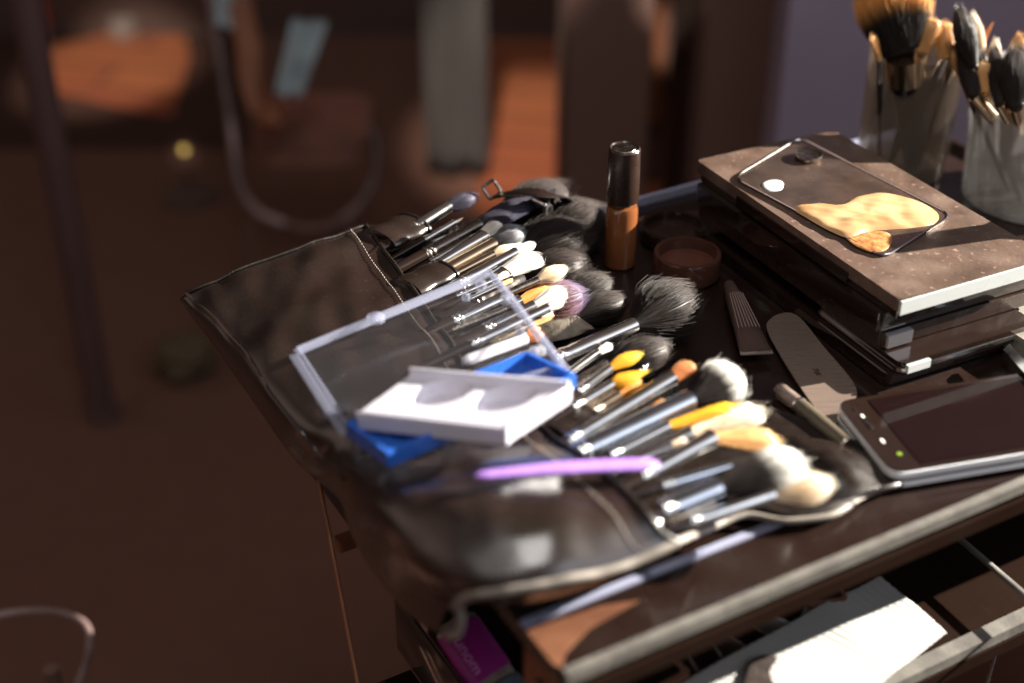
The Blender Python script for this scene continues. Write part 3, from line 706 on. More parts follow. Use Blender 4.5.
# ------------------------------------------------------------------ clear lid
lid = thing('plastic_box', P(420, 350, .05), 'open clear plastic box half lying on the leather roll', 'box')
LA, LB, LC, LD = P(298, 355, .052), P(489, 276, .062), P(562, 372, .060), P(350, 436, .052)
def bar(name, a, b, w, h, m, par, up=UP):
    d = (b-a).normalized(); s = d.cross(up).normalized(); u = s.cross(d)
    bm = bmesh.new(); q = [bm.verts.new(p+s*x+u*y) for p in (a, b) for x, y in ((-w/2, 0), (w/2, 0), (w/2, h), (-w/2, h))]
    for f in ((0, 1, 2, 3), (7, 6, 5, 4), (0, 4, 5, 1), (1, 5, 6, 2), (2, 6, 7, 3), (3, 7, 4, 0)): bm.faces.new([q[i] for i in f])
    bmesh.ops.bevel(bm, geom=bm.edges[:], offset=min(w, h)*.22, segments=3, affect='EDGES', profile=.5)
    return bmobj(name, bm, m, par)
bar('rim', LA, LB, .0024, .0065, M['clear'], lid); bar('rim', LB, LC, .0024, .0065, M['clear'], lid)
bar('rim', LC, LD, .0024, .0065, M['clear'], lid); bar('rim', LD, LA, .0024, .0065, M['clear'], lid)
bar('flange', LA+Vector((-.002, .002, 0)), LB+Vector((.002, .002, 0)), .006, .0018, M['clear'], lid)
bar('flange', LB+Vector((.003, 0, 0)), LC+Vector((.003, 0, 0)), .006, .0018, M['clear'], lid)
bar('flange', LA+Vector((-.003, -.001, 0)), LD+Vector((-.003, 0, 0)), .006, .0018, M['clear'], lid)
cl = P(376, 318, .064)
bm = bmesh.new(); lathe_bm(bm, cl, [(0, -.002), (.006, -.002), (.0065, .001), (.004, .003), (0, .0035)], 20); bmobj('clasp', bm, M['clear'], lid)
for q, r in ((P(481, 285, .066), .004), (P(505, 300, .066), .0035), (P(520, 330, .066), .003), (P(466, 297, .066), .003), (P(534, 352, .064), .003)):
    bm = bmesh.new(); lathe_bm(bm, q, [(0, -.003), (r, -.002), (r, .002), (r*.6, .003), (0, .003)], 14); bmobj('hinge_knuckle', bm, M['clear'], lid)
bm = bmesh.new(); q = [bm.verts.new(p) for p in (LA, LD, LC, LB)]; bm.faces.new(q)
o = bmobj('pane', bm, M['pane'], lid, smooth=False); md = o.modifiers.new('t', 'SOLIDIFY'); md.thickness = .0009; md.offset = 0
# ------------------------------------------------------------------ blue case
def open_tray(name, pts, z0, z1, wall, m, par, floor=.002):
    """four-cornered tray with solid walls"""
    cen = sum(pts, Vector())/4
    bm = bmesh.new(); N = 4
    inn = []
    for i in range(4):
        a = (pts[i-1]-pts[i]).normalized(); b = (pts[(i+1) % 4]-pts[i]).normalized(); inn.append(pts[i]+(a+b)*wall)
    def ring(ps, z): return [bm.verts.new((p.x, p.y, p.z+z)) for p in ps]
    r0 = ring(pts, z0); r1 = ring(pts, z1); r2 = ring(inn, z1); r3 = ring(inn, z0+floor)
    bm.faces.new(r0[::-1]); bm.faces.new(r3)
    for A, B in ((r0, r1), (r1, r2), (r2, r3)):
        for i in range(4): bm.faces.new((A[i], A[(i+1) % 4], B[(i+1) % 4], B[i]))
    bmesh.ops.recalc_face_normals(bm, faces=bm.faces)
    bmesh.ops.bevel(bm, geom=bm.edges[:], offset=.0006, segments=2, affect='EDGES')
    return bmobj(name, bm, m, par)
bl = thing('plastic_case', P(460, 425, .05), 'translucent blue plastic case under the white two well tray', 'case')
bp = [P(388, 466, .060), P(577, 386, .060), P(527, 362, .056), P(346, 434, .056)]
open_tray('tray', bp, -.002, .009, .0035, M['blue'], bl)
# ------------------------------------------------------------------ white insert with two wells
wt = thing('lash_tray', P(460, 410, .07), 'white plastic tray with two scooped wells on the blue case', 'tray')
wp = [P(357, 414, .071), P(507, 430, .085), P(572, 388, .087), P(412, 374, .073)]
def white_tray():
    bm = bmesh.new(); a, b, c, d = wp
    nu, nv = 60, 30; th = .010
    g = []
    for j in range(nv+1):
        r = []
        for i in range(nu+1):
            u, v = i/nu, j/nv
            p = a.lerp(b, u).lerp(d.lerp(c, u), v)
            z = 0
            for cu in (.31, .71):
                e = ((u-cu)/.165)**2+((v-.64)/.30)**2
                k = max(0, min(1, (1.05-e)/.40)); k = k*k*(3-2*k); z -= .0075*k
            edge = max(0, min(1, (v-.93)/.03)); z += .0018*edge
            z -= .0010*max(0, min(1, (.06-v)/.03))
            r.append(bm.verts.new(p+UP*z))
        g.append(r)
    for j in range(nv):
        for i in range(nu): bm.faces.new((g[j][i], g[j][i+1], g[j+1][i+1], g[j+1][i]))
    bd = [g[0][i] for i in range(nu+1)]+[g[j][nu] for j in range(1, nv+1)]+[g[nv][i] for i in range(nu-1, -1, -1)]+[g[j][0] for j in range(nv-1, 0, -1)]
    low = [bm.verts.new(v.co+(v.co-sum(wp, Vector())/4)*.03*Vector((1, 1, 0))-UP*th) if False else bm.verts.new(v.co-UP*th) for v in bd]
    N = len(bd)
    for i in range(N): bm.faces.new((bd[i], low[i], low[(i+1) % N], bd[(i+1) % N]))
    bm.faces.new(low)
    return bm
bmobj('tray_body', white_tray(), M['white'], wt, angle=40)
a, b, c, d = wp
bar('front_lip', a+(d-a)*.02-UP*.0105, b+(c-b)*.02-UP*.0105, .0016, .0114, M['white'], wt)
bar('side_lip', b+(a-b)*.012-UP*.0105, c+(d-c)*.012-UP*.0105, .0020, .0125, M['white'], wt)
bar('back_wall', d-UP*.009, c-UP*.009, .0022, .0135, M['white'], wt)
# ------------------------------------------------------------------ purple stick
pa, pb = P(474, 476, .073), P(659, 464, .066)
n = 24; path = []; rr = []
for i in range(n+1):
    u = i/n; path.append(pa.lerp(pb, u)+UP*.0015*math.sin(u*math.pi))
    r = .0032+.0022*min(1, u/.5); e = min(1, math.sqrt(max(0, 1-(1-min(1, u/.06))**2))+.08)*min(1, math.sqrt(max(0, 1-(1-min(1, (1-u)/.03))**2))+.35); rr.append(r*e)
o = tube('cosmetic_spatula', path, rr, M['purple'], None, 16, .45)
setp(o, 'long flat purple plastic stick across the lower pocket of the roll', 'spatula')

# ------------------------------------------------------------------ stack at the right
KA = P(697, 160, .068); KB = P(900, 300, .068); KC = P(1040, 246, .068)
u1 = (KB-KA).normalized(); Lb = (KB-KA).length; u2 = (KC-KB).normalized()
u2 = (u2-u1*u2.dot(u1)).normalized(); Wb = .138
def stackrect(a0, a1, b0, b1): return [KA+u1*a0+u2*b0, KA+u1*a1+u2*b0, KA+u1*a1+u2*b1, KA+u1*a0+u2*b1]
pal = thing('makeup_palette', KA+u1*Lb/2+u2*Wb/2-UP*.02, 'large flat palette with a dusty brown lid and white edge, on top of the stack', 'palette')
prism('lid', quad_round(stackrect(0, Lb, 0, Wb), .004), .058, .068, M['paldust'], pal, .0012)
prism('white_edge', stackrect(Lb-.002, Lb+.0014, .001, Wb*.99), .0560, .0668, M['page'], pal, .0005)
prism('base', quad_round(stackrect(.002, Lb-.001, .002, Wb-.002), .004), .051, .0575, M['gloss'], pal, .001)
prism('hinge', stackrect(.06, .20, -.0016, .002), .054, .062, M['gloss'], pal, .0008)
cs = thing('makeup_palette', KA+u1*Lb/2+u2*Wb/2-UP*.04, 'thick black closed palette in the middle of the stack', 'palette')
prism('lid', quad_round(stackrect(.006, Lb-.012, -.004, Wb+.01), .005), .036, .0505, M['gloss'], cs, .0015)
prism('base', quad_round(stackrect(.008, Lb-.010, -.002, Wb+.008), .005), .023, .0352, M['black'], cs, .001)
prism('clasp', stackrect(Lb-.010, Lb-.0065, .002, .024), .024, .034, M['silver'], cs, .0008)
ph2 = thing('smartphone', KA+u1*(Lb-.01)+u2*.05-UP*.06, 'black phone with a chrome rim under the stack of palettes', 'phone')
prism('body', quad_round(stackrect(Lb-.085, Lb+.012, .000, .125), .008), .012, .0222, M['gloss'], ph2, .002)
prism('chrome_rim', quad_round(stackrect(Lb-.086, Lb+.0128, -.001, .126), .009), .0145, .0175, M['silver'], ph2, .0006)
prism('side_button', stackrect(Lb+.0122, Lb+.0150, .004, .024), .0150, .0212, M['page'], ph2, .0006)
bx = thing('flat_case', KA+u1*Lb/2+u2*Wb/2-UP*.068, 'wide flat black case lying at the bottom of the stack', 'case')
prism('lid', quad_round(stackrect(.01, Lb+.006, -.006, .15), .006), .006, .0116, M['gloss'], bx, .001)
prism('base', quad_round(stackrect(.012, Lb+.004, -.004, .148), .006), .0003, .0056, M['black'], bx, .001)

# mixing plate with foundation
mp_ = thing('mixing_plate', P(850, 205, .07), 'shiny steel mixing plate with rounded corners on the dusty palette', 'plate')
q = [P(734, 178, .0695), P(884, 258, .0695), P(952, 216, .0695), P(800, 138, .0695)]
prism('plate', quad_round(q, .012, 6), .0684, .0700, mat('smeared_mirror_plate', (.30, .21, .17), .22, .85, col2=(.16, .11, .09), scale=30, rvar=.12, dust=.2, dscale=300), mp_, .0004)
rimp = [p+UP*.0007 for p in quad_round(q, .012, 6)]
rimp = [Vector((p.x, p.y, .0702)) for p in rimp]
bm = bmesh.new(); sweep(bm, rimp+[rimp[0]], .0007, 6); bmobj('rim', bm, M['silver'], mp_)
def blob(name, pix, z, h, m, label=None, cat_=None, rot=0, seed=0, parent=None, amp=.5):
    pts = cat([P(x, y, z) for x, y in pix], 8, True); cen = sum(pts, Vector())/len(pts)
    vs = []; fs = []; N = len(pts); K2 = 16
    for j in range(K2+1):
        f = j/K2
        for p in pts:
            v = cen.lerp(p, f); v.z = z+h*math.sqrt(max(0, 1-f**4))*(1+amp*(noise.noise(v*70+Vector((seed, 0, 0)))+.7*noise.noise(Vector((v.x*60+v.y*160, v.y*60-v.x*40, seed)))))
            if j == K2: v.z = z
            vs.append(v)
    for j in range(K2):
        for i in range(N): fs.append((j*N+i, j*N+(i+1) % N, (j+1)*N+(i+1) % N, (j+1)*N+i))
    o = mesh(name, vs, fs, m, parent)
    if label: setp(o, label, cat_)
    return o
blob('foundation_smear', [(793, 208), (812, 205), (838, 206), (862, 196), (890, 194), (920, 202), (938, 214), (934, 224), (912, 228), (886, 230), (868, 232), (850, 238), (832, 232), (810, 220)], .0702, .0034, M['cream'], 'thick smear of beige foundation cream on the mixing plate', 'cream')
blob('foundation_smear', [(846, 236), (864, 232), (886, 232), (892, 240), (886, 250), (872, 252), (856, 246)], .0702, .0011, M['cream_dark'], 'darker tan smear of foundation below the beige one', 'cream', seed=4)
o = lathe('metal_pot', P(808, 158, .0705), [(0, .0), (.010, .0), (.0115, .003), (.0112, .004), (.009, .003), (0, .0026)], M['gunmetal']); setp(o, 'small round dark pot lid on the back of the mixing plate', 'pot')
blob('shimmer_smear', [(762, 184), (772, 180), (783, 182), (781, 190), (768, 191)], .0702, .0010, M['page'], 'small silvery white smear at the left of the mixing plate', 'cream', seed=9)

# front phone
PA, PB = P(835, 402, .014), P(892, 474, .014)
v2 = (PB-PA).normalized(); v1 = Vector((-v2.y, v2.x, 0)); LP_ = .150; WP = (PB-PA).length
def phr(a0, a1, b0, b1, r=.012): return quad_round([PA+v2*b0+v1*a0, PA+v2*b1+v1*a0, PA+v2*b1+v1*a1, PA+v2*b0+v1*a1], r, 6)
pn = thing('smartphone', PA+v1*LP_/2+v2*WP/2-UP*.01, 'black smartphone with silver sides lying face up at the right front', 'phone')
prism('body', phr(0, LP_, 0, WP), .002, .0145, M['gloss'], pn, .002)
prism('frame', phr(-.0005, LP_+.0005, -.0005, WP+.0010), .0090, .0136, M['satin'], pn, .0006)
prism('bumper', phr(-.0007, LP_+.0007, -.0007, WP+.0010), .0025, .0060, M['satin'], pn, .0006)
prism('screen', phr(.022, LP_-.012, .004, WP-.004, .002), .0143, .0149, M['screen'], pn, .0002)
for (aa, bb, w_, h_, mm, nm) in ((.010, .030, .003, .012, 'gunmetal', 'home_button'), (.009, .012, .0018, .004, 'gunmetal', 'key_mark'), (.010, .021, .0018, .004, 'white_ink', 'key_mark'), (.010, .050, .0018, .005, 'white_ink', 'key_mark'), (.014, .0655, .0035, .0035, 'green', 'sticker')):
    c = PA+v1*aa+v2*bb; prism(nm, rrect(Vector((c.x, c.y, 0)), v1, v2, w_, h_, min(w_, h_)*.45), .0144, .0150, M[mm], pn, 0)

# grey block behind the phone, added for a sunlit stretch of tabletop
tn = thing('tin', P(1030, 335, .0), 'dull grey metal tin at the right edge between the phones and the cup', 'tin')
tq_ = [P(990, 318, .018), P(1020, 292, .018), P(1120, 330, .018), P(1075, 372, .018)]
blockm = mat('dull_tin', (.34, .31, .27), .45, .4, col2=(.22, .20, .17), scale=60, rvar=.1, dust=.3)
prism('box', quad_round(tq_, .006), .0003, .014, blockm, tn, .001); prism('lid', quad_round(tq_, .006), .0143, .018, blockm, tn, .001)
o = prism('chrome_clip', quad_round([P(1002, 356, .012), P(1008, 350, .012), P(1040, 385, .012), P(1034, 392, .012)], .001), .0155, .0175, M['silver'], None, .0004)
setp(o, 'narrow chrome clip lying against the far corner of the front phone', 'clip')

# ------------------------------------------------------------------ bottle, jars, tube, spatula, pencil
bb = P(619.5, 264, 0)
bt = thing('foundation_bottle', bb, 'small bronze foundation bottle with a black cap, standing upright', 'bottle')
r = .0128
lathe('glass_body', bb, [(0, .0004), (r*.9, .0004), (r, .0015), (r, .050), (r*.92, .0535), (r*.6, .055), (0, .055)], M['amber'], bt)
lathe('collar', bb, [(0, .0551), (r*.7, .0551), (r*.7, .058), (0, .058)], M['gunmetal'], bt)
cp = lathe('cap', bb, [(0, .0581), (r*.99, .0581), (r*1.02, .0595), (r*.97, .102), (r*.88, .1035), (r*.80, .1025), (0, .1022)], M['black'], bt)
lathe('cap_top', bb, [(0, .1023), (r*.70, .1023), (r*.66, .1030), (0, .1030)], M['gunmetal'], cp)
def jar(px, py, wpx, h, label, m1, m2, lid=False):
    c = P(px, py, 0); R = wpx/2*depth(c)/FP
    t = thing('jar', c, label, 'jar')
    lathe('glass_wall', c, [(0, .0004), (R*.92, .0004), (R, .003), (R, h*.9), (R*.97, h), (R*.86, h), (R*.84, h*.9), (R*.84, h*.55), (0, h*.55)], M[m1], t, 48)
    lathe('contents', c, [(R*.835, h*.56), (R*.6, h*.60), (R*.35, h*.66), (0, h*.60)], M[m2], t, 40)
    return t
jar(686, 275, 68, .021, 'open glass jar of red brown balm in the shade', 'jarglass', 'balm')
jar(672, 240, 66, .014, 'empty dark jar lid behind the open balm jar', 'gloss', 'black')
# tube
ta, tb = P(731, 290, .010), P(756, 352, .008)
tt = thing('cream_tube', (ta+tb)/2-UP*.009, 'grey brown squeeze tube with a ribbed cap lying by the balm jar', 'tube')
d = (tb-ta); n = 16
tube('body', [ta+d*(.10+.90*i/n) for i in range(n+1)], [.0065+.0055*(i/n) for i in range(n+1)], M['tubep'], tt, 20, [1-.86*(i/n)**1.5 for i in range(n+1)])
bm = bmesh.new(); wv = d.normalized().cross(UP).normalized()
for k in range(-3, 4):
    a_ = ta+d*.18+wv*.0016*k+UP*.0076*(1-(k/9)**2); b_ = ta+d*.72+wv*.0026*k+UP*.0062*(1-(k/9)**2); sweep(bm, [a_, b_], .00035, 5)
bmobj('print_lines', bm, mat('pale_lines', (.30, .22, .2), .5), tt)
tube('cap', [ta-d*.10, ta-d*.08, ta+d*.04, ta+d*.095], [.0035, .0048, .0055, .0060], M['tubep'], tt, 20)
bar('crimp', tb+d.normalized()*.001-wv*.012-UP*.001, tb+d.normalized()*.001+wv*.012-UP*.001, .0035, .0018, M['glassgrey'], tt)
# wide spatula
sp = thing('mixing_spatula', P(815, 370, .004), 'broad translucent grey spatula with a rounded end, pointing at the phone', 'spatula')
sq = cat([P(x, y, .004) for x, y in ((767, 330), (772, 318), (786, 313), (800, 318), (822, 345), (856, 388), (846, 408), (832, 426), (815, 408), (786, 365))], 5, True)
prism('blade', sq, .003, .0044, M['steelstrip'], sp, .0003)
sw = thing('dummy', (0, 0, 0), 'x', 'x'); bpy.data.objects.remove(sw)
def text(name, body, size, loc, dirv, m, parent, ext=.0001, flip=False):
    cu = bpy.data.curves.new(name, 'FONT'); cu.body = body; cu.size = size; cu.extrude = ext; cu.align_x = 'CENTER'; cu.align_y = 'CENTER'
    o = bpy.data.objects.new(name, cu); C.objects.link(o)
    dg = bpy.context.evaluated_depsgraph_get(); me = bpy.data.meshes.new_from_object(o.evaluated_get(dg)); bpy.data.objects.remove(o)
    x = dirv.normalized(); z = UP; y = z.cross(x).normalized(); z = x.cross(y)
    R = Matrix((x, y, z)).transposed().to_4x4(); R.translation = loc; me.transform(R)
    return link(name, me, m, parent, smooth=False)
text('lettering', 'nx', .009, P(818, 372, .0047), P(826, 386, .004)-P(806, 356, .004), M['ink'], sp)
# pencil
pc = thing('eye_pencil', P(815, 420, .006), 'dark olive cosmetic pencil with a silver ring beside the broad spatula', 'pencil')
qa, qb = P(778, 388, .006), P(848, 446, .006); d = qb-qa
olv = mat('olive_black_pencil', (.085, .07, .05), .3, rvar=.08)
tube('barrel', [qa+d*(.32+.66*i/6) for i in range(7)], .0058, olv, pc, 16)
tube('cap', [qa, qa+d*.02, qa+d*.30], [.0035, .0052, .0056], M['glassgrey'], pc, 16)
tube('ring', [qa+d*.30, qa+d*.325], .0061, M['silver'], pc, 16)
tube('end_plug', [qa+d*.98, qa+d*1.0], [.0059, .005], M['gunmetal'], pc, 16)

# ------------------------------------------------------------------ cups with brushes
def cup(cx, cy_, r, h, label, rt=1.12, m='frost'):
    c = P(cx, cy_, 0)
    t = thing('brush_cup', c, label, 'cup')
    R = r*rt; th = .0011
    lathe('cup_wall', c, [(0, .0005), (r, .0005), (r*1.01, .003), (R, h-.002), (R+.0006, h), (R-th, h), (R-th-.0002, h-.002), (r-th, .004), (0, .003)], M[m], t, 64)
    return t, c
c1t, c1 = cup(900, 168, .040, .116, 'taller smoky frosted plastic cup holding brushes, at the back', 1.05, 'smoke')
c2t, c2 = cup(1034, 196, .062, .110, 'wide pale frosted plastic cup of brushes at the right edge', 1.14)
GC = 'brushes standing in the frosted cups'
def cupbrush(label, c, foot, base_px, tip_px, zb, zt, wf, wh, hair, shape='dome', hairs=400, flat=.8, metal='silver_warm', hm='gloss', flare=1.0, ff=1.0):
    B = P(base_px[0], base_px[1], zb); T = P(tip_px[0], tip_px[1], zt)
    ft = c+Vector((foot[0], foot[1], .006)); d = (B-ft).normalized()
    rf = wf/2*depth(B)/FP; rh = wh/2*depth(T)/FP
    t = thing('makeup_brush', ft, label, 'makeup brush', GC)
    A = B-d*.026; n = 8; rf *= .85; rh *= .88
    tube('handle', [ft.lerp(A, i/n) for i in range(n+1)], [rf*(.45+.5*i/n) for i in range(n+1)], M[hm], t, 12)
    tube('ferrule', [A.lerp(B, i/10) for i in range(11)], [rf*(1+(flare-1)*i/10) for i in range(11)], M[metal], t, 18, [1+(ff-1)*i/10 for i in range(11)])
    hair_head('bristles', B-d*.001, T, rf*flare*.95, rh, BR[hair], t, flat, shape, hairs)
cupbrush('large powder brush with black roots and golden tips in the smoky cup', c1, (.01, -.005), (905, 54), (884, -34), .122, .180, 48, 84, 'gold', 'dome', 1500, .9, 'silver_warm')
cupbrush('honey coloured flat brush at the left of two in the smoky cup', c1, (-.01, .0), (922, 52), (932, 18), .128, .15, 12, 26, 'goldall', 'flat', 300, .4, 'silver_warm', flare=1.4, ff=.5)
cupbrush('honey coloured square brush with a pale collar between the cups', c1, (-.015, -.01), (946, 58), (945, 22), .122, .145, 14, 24, 'goldall', 'flat', 300, .4, 'silver', flare=1.3, ff=.5)
cupbrush('black brush with a rounded head highest in the wide cup', c2, (.02, -.01), (972, 66), (959, 8), .125, .165, 14, 26, 'black', 'dome', 400, .8, 'gunmetal')
cupbrush('slim brush with a cream white tip in the wide cup', c2, (.015, .01), (982, 60), (973, 14), .125, .16, 9, 18, 'cream', 'dome', 300, .7, 'silver_warm')
cupbrush('dark brown brush with a long oval head before the cream tipped one', c2, (.02, -.03), (974, 96), (966, 28), .105, .145, 16, 32, 'brownblack', 'dome', 500, .7, 'silver_warm')
cupbrush('narrow dark brown brush in the middle of the wide cup', c2, (.01, -.03), (1000, 104), (994, 48), .105, .135, 14, 20, 'brownblack', 'dome', 400, .7, 'silver_warm')
cupbrush('round black brush head leaning at the right edge of the wide cup', c2, (.0, -.02), (1016, 108), (1016, 48), .105, .14, 16, 38, 'black', 'dome', 700, .9, 'silver_warm')
cupbrush('small brush with an orange pointed tip leaning right in the wide cup', c2, (-.02, .0), (975, 50), (992, 24), .13, .15, 6, 10, 'rust', 'point', 100, .6, 'gunmetal')

for (lab, c_, foot, bp_, tp_, zb_, zt_, wf_, wh_, hr_, sh_, mt_) in (
  ('slim brush with a gold tip at the far left of the smoky cup', c1, (-.02, .0), (880, 60), (872, 34), .122, .142, 8, 14, 'goldall', 'flat', 'silver'),
  ('thin gold collared brush with a dark tip just left of the second cup', c1, (.012, -.012), (955, 58), (962, 34), .122, .140, 8, 12, 'black', 'point', 'silver_warm'),
  ('flat tan brush low between the dark heads of the wide cup', c2, (-.02, -.02), (985, 92), (984, 62), .108, .128, 12, 20, 'tan', 'flat', 'silver_warm'),
  ('honey tipped brush at the left rim of the wide cup', c2, (-.025, -.005), (962, 78), (954, 50), .112, .132, 9, 15, 'goldall', 'dome', 'silver_warm'),
  ('small cream brush right of the cream tipped one in the wide cup', c2, (-.01, .02), (992, 70), (996, 40), .118, .138, 8, 14, 'cream', 'dome', 'silver'),
  ('tall golden brush leaning out of the wide cup at the frame edge', c2, (-.01, .01), (1012, 72), (1020, 34), .118, .145, 10, 18, 'goldall', 'dome', 'silver_warm')):
    cupbrush(lab, c_, foot, bp_, tp_, zb_, zt_, wf_, wh_, hr_, sh_, 260, .5, mt_)
tbp = Vector((.475, .975, 0))  # unseen bottle added to throw a shadow across the palettes
tbt = thing('tall_bottle', tbp, 'tall black bottle standing on the trolley to the right of the stacked palettes', 'bottle')
lathe('body', tbp, [(0, .0004), (.021, .0004), (.022, .003), (.022, .105), (.010, .118), (0, .118)], M['gloss'], tbt)
lathe('cap', tbp, [(0, .1185), (.0115, .1185), (.011, .148), (.008, .150), (0, .150)], M['black'], tbt)

# ------------------------------------------------------------------ lower shelf contents
# ribbed napkin
nz = LZ+.028
npx = [(650, 700), (880, 574), (947, 629), (800, 745)]
a, b, c, d = [P(x, y, nz) for x, y in npx]
vs = []; fs = []; nu = 150; nv = 60
for j in range(nv+1):
    v = j/nv
    for i in range(nu+1):
        u = i/nu
        p = a.lerp(b, u).lerp(d.lerp(c, u), v)
        ribs = .00022*math.sin(u*nu*1.25)
        p.z += ribs+.0015*math.sin(u*4.2+v*1.5)+.0012*noise.noise(Vector((u*3, v*3, 1)))-.010*max(0, v-.8)+.0022*math.exp(-((u-.74+.1*v)/.10)**2)
        e = noise.noise(Vector((u*40, v*40, 2)))
        if i in (0, nu) or j in (0, nv): p += Vector((e, e, 0))*.0012
        vs.append(p)
for j in range(nv):
    for i in range(nu):
        k = j*(nu+1)+i; fs.append((k, k+nu+1, k+nu+2, k+1))
np_ = mesh('napkin', vs, fs, M['napkin']); md = np_.modifiers.new('t', 'SOLIDIFY'); md.thickness = .0006
setp(np_, 'white ribbed paper napkin with a torn dark stain on the lower shelf', 'napkin')
blob('stain', [(742, 690), (750, 664), (764, 655), (777, 658), (770, 672), (776, 692), (770, 715), (750, 715)], nz+.0045, .0010, M['stain'], parent=np_, amp=.8)
def comp(px, py, w, h, z0, z1, m, label, rot=0.0, r=.004, c_='compact', nm='compact'):
    c = P(px, py, z1); ax = (E1*math.cos(rot)+E2*math.sin(rot)); ay = Vector((-ax.y, ax.x, 0)); c2_ = Vector((c.x, c.y, 0))
    t = thing(nm, Vector((c.x, c.y, z0)), label, c_)
    prism('base', rrect(c2_, ax, ay, w, h, r), z0, z0+(z1-z0)*.55, M[m], t, .0008)
    prism('lid', rrect(c2_, ax, ay, w*.99, h*.99, r), z0+(z1-z0)*.57, z1, M[m], t, .0012)
    prism('inset', rrect(c2_, ax, ay, w*.8, h*.78, r*.7), z1-.0002, z1+.0004, M['gloss'] if m != 'gloss' else M['glassgrey'], t, 0)
    return t
comp(640, 668, .05, .045, LZ+.0005, LZ+.03, 'browncomp', 'brown compact lying at the left end of the lower shelf', .1)
comp(700, 648, .022, .05, LZ+.0005, LZ+.026, 'glassgrey', 'narrow grey compact next to the brown one on the lower shelf', -.2)
comp(735, 628, .020, .05, LZ+.0005, LZ+.024, 'glassgrey', 'slim grey compact leaning in the middle of the lower shelf', .3)
comp(782, 607, .026, .035, LZ+.0005, LZ+.026, 'page', 'small white card box on the lower shelf by the napkin corner', .5, .001)
comp(820, 588, .030, .03, LZ+.0005, LZ+.030, 'browncomp', 'dark brown compact beyond the white card box', -.3)
# purple labelled tube at the left of the copper post
ta = P(454, 636, -.10); tb = P(500, 706, -.13)
tt = thing('labelled_tube', (ta+tb)/2-UP*.02, 'tube with a magenta label and pink lettering hanging beside the front corner post', 'tube')
d = (tb-ta).normalized(); wv = d.cross(UP).normalized(); nv_ = wv.cross(d).normalized()
cc = (ta+tb)/2
q0 = P(478, 658, -.11)
tube('body', [q0-d*.030, q0-d*.026, q0, q0+d*.05], [.012, .0165, .0175, .018], M['glassgrey'], tt, 24, .35)
mg = tube('label', [q0-d*.024, q0-d*.022, q0+d*.012, q0+d*.014], [.0165, .0172, .0182, .0182], M['magenta'], tt, 24, .40)
lo_ = q0+nv_*.0078+wv*.009
def text3(name, body, size, loc, x, z, m, parent):
    cu = bpy.data.curves.new(name, 'FONT'); cu.body = body; cu.size = size; cu.extrude = .0004; cu.align_x = 'CENTER'; cu.align_y = 'CENTER'
    o = bpy.data.objects.new(name, cu); C.objects.link(o)
    dg = bpy.context.evaluated_depsgraph_get(); me = bpy.data.meshes.new_from_object(o.evaluated_get(dg)); bpy.data.objects.remove(o)
    x = x.normalized(); y = z.cross(x).normalized(); z = x.cross(y)
    R = Matrix((x, y, z)).transposed().to_4x4(); R.translation = loc; me.transform(R)
    return link(name, me, m, parent, smooth=False)
text3('lettering', 'unom', .0115, q0-d*.004+nv_*.0062+wv*.0085*(1), d, nv_, M['pinkink'], mg)
tube('cap', [q0+d*.020, q0+d*.022, q0+d*.055], [.0150, .0188, .0188], M['teal'], tt, 24, .5)
# holder that carries the tube on the trolley's side
o = bar('side_pocket', W(-.004, -.01, -.20), W(-.004, .18, -.20), .03, .004, M['gloss'], tr)
o = bar('side_pocket', W(-.002, .0, -.16), W(-.002, .17, -.16), .003, .05, M['gloss'], tr)

# ------------------------------------------------------------------ light
wd = bpy.data.worlds.new('World'); S.world = wd; wd.use_nodes = True
bgn = wd.node_tree.nodes['Background']; bgn.inputs[1].default_value = 1.0
nt = wd.node_tree; tc = nt.nodes.new('ShaderNodeTexCoord')
def lobe(dirv, power):
    vm = nt.nodes.new('ShaderNodeVectorMath'); vm.operation = 'DOT_PRODUCT'; vm.inputs[1].default_value = Vector(dirv).normalized()
    nt.links.new(tc.outputs['Generated'], vm.inputs[0])
    mx_ = nt.nodes.new('ShaderNodeMath'); mx_.operation = 'MAXIMUM'; mx_.inputs[1].default_value = 0; nt.links.new(vm.outputs['Value'], mx_.inputs[0])
    pw = nt.nodes.new('ShaderNodeMath'); pw.operation = 'POWER'; pw.inputs[1].default_value = power; nt.links.new(mx_.outputs[0], pw.inputs[0])
    return pw.outputs[0]
def addc(prev, fac, col):
    m_ = nt.nodes.new('ShaderNodeMix'); m_.data_type = 'RGBA'; m_.blend_type = 'ADD'; m_.clamp_factor = False
    nt.links.new(fac, m_.inputs['Factor']); m_.inputs['B'].default_value = (*col, 1)
    if isinstance(prev, tuple): m_.inputs['A'].default_value = (*prev, 1)
    else: nt.links.new(prev, m_.inputs['A'])
    return m_.outputs['Result']
r_ = addc((.085, .062, .054), lobe((.8, -.5, .35), 10), (1.5, 1.6, 1.8))
r_ = addc(r_, lobe((-.3, -.4, .9), 30), (1.0, .95, .9))
r_ = addc(r_, lobe((-.9, .1, .35), 10), (.5, .35, .3))
nt.links.new(r_, bgn.inputs[0])
SAZ, SEL = math.radians(16), math.radians(21.5); KEY = 5600
to = Vector((math.cos(SAZ)*math.cos(SEL), math.sin(SAZ)*math.cos(SEL), math.sin(SEL)))
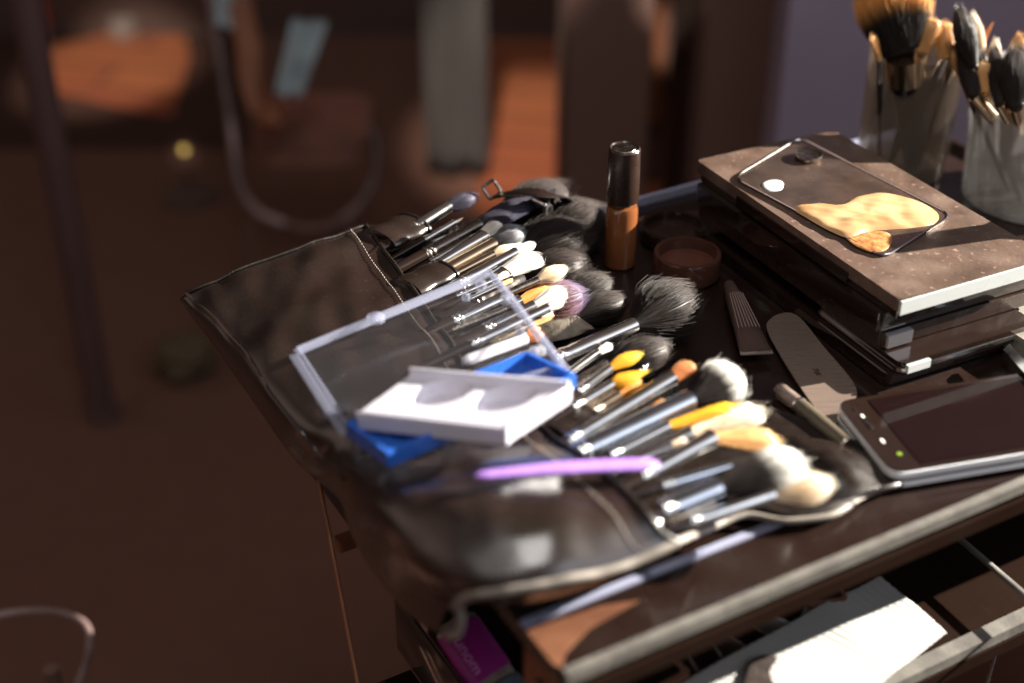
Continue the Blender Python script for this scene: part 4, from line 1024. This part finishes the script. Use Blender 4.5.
def spot(name, tgt, dist, power, radius_deg, blend=.15, az=SAZ, el=SEL, rad=.022, col=(1, .93, .82)):
    d = Vector((math.cos(az)*math.cos(el), math.sin(az)*math.cos(el), math.sin(el)))
    l = bpy.data.lights.new(name, 'SPOT'); l.energy = power; l.spot_size = math.radians(2*radius_deg); l.spot_blend = blend
    l.shadow_soft_size = rad; l.color = col
    o = bpy.data.objects.new(name, l); o.location = Vector(tgt)+d*dist; o.rotation_euler = d.to_track_quat('Z', 'Y').to_euler(); C.objects.link(o)
spot('low_sun_beam', (.12, .86, .0), 4.0, KEY, 7.6)
q = F(112, 70); spot('boards_beam', q, 4.0, 850, 3.9, .7, math.radians(262), math.radians(42))  # added spot for the sun pool on the left boards
q = F(530, 140); spot('boards_beam', q, 4.0, 1150, 4.8, .8, math.radians(265), math.radians(42))  # added spot for the sunlit boards beside the curtain
q = PD(666, 40, 3.0); spot('boards_beam', q, 3.4, 420, 1.2, .6, math.radians(263.6), math.radians(24))  # added spot that brightens the orange uprights of the screen
q = PD(184, 150, 3.0); spot('boards_beam', q, 3.4, 500, .35, .5, math.radians(284), math.radians(25))  # added spot that brightens the brass knob
def area(name, loc, tgt, size, power, col, sy=None):
    l = bpy.data.lights.new(name, 'AREA'); l.size = size
    if sy: l.shape = 'RECTANGLE'; l.size_y = sy
    l.energy = power; l.energy = power; l.energy = power; l.color = col
    o = bpy.data.objects.new(name, l); o.location = loc; o.rotation_euler = (Vector(loc)-Vector(tgt)).to_track_quat('Z', 'Y').to_euler(); C.objects.link(o)
area('window_light', (1.5, -.9, 1.5), (0.1, .8, 0), 1.0, 3, (.88, .92, 1))
area('overhead_light', (.1, .12, 2.0), (0.05, .6, 0), .50, 13, (1, .97, .92), .9)
# ------------------------------------------------------------------ camera
cd = bpy.data.cameras.new('Camera'); cam = bpy.data.objects.new('Camera', cd); C.objects.link(cam); S.camera = cam
cd.sensor_width = 36; cd.lens = FP/1024*36; cam.location = (0, 0, H); cam.rotation_euler = (math.pi/2-PIT, 0, 0)
cd.clip_start = .02; cd.clip_end = 60
cd.dof.use_dof = True; cd.dof.focus_distance = 1.06; cd.dof.aperture_fstop = 2.3
S.view_settings.view_transform = 'Standard'; S.view_settings.look = 'None'; S.view_settings.exposure = 0; S.view_settings.gamma = 1
S.cycles.use_denoising = True; S.cycles.max_bounces = 10; S.cycles.transmission_bounces = 8; S.cycles.sample_clamp_indirect = 6
S.cycles.caustics_refractive = False; S.cycles.caustics_reflective = False
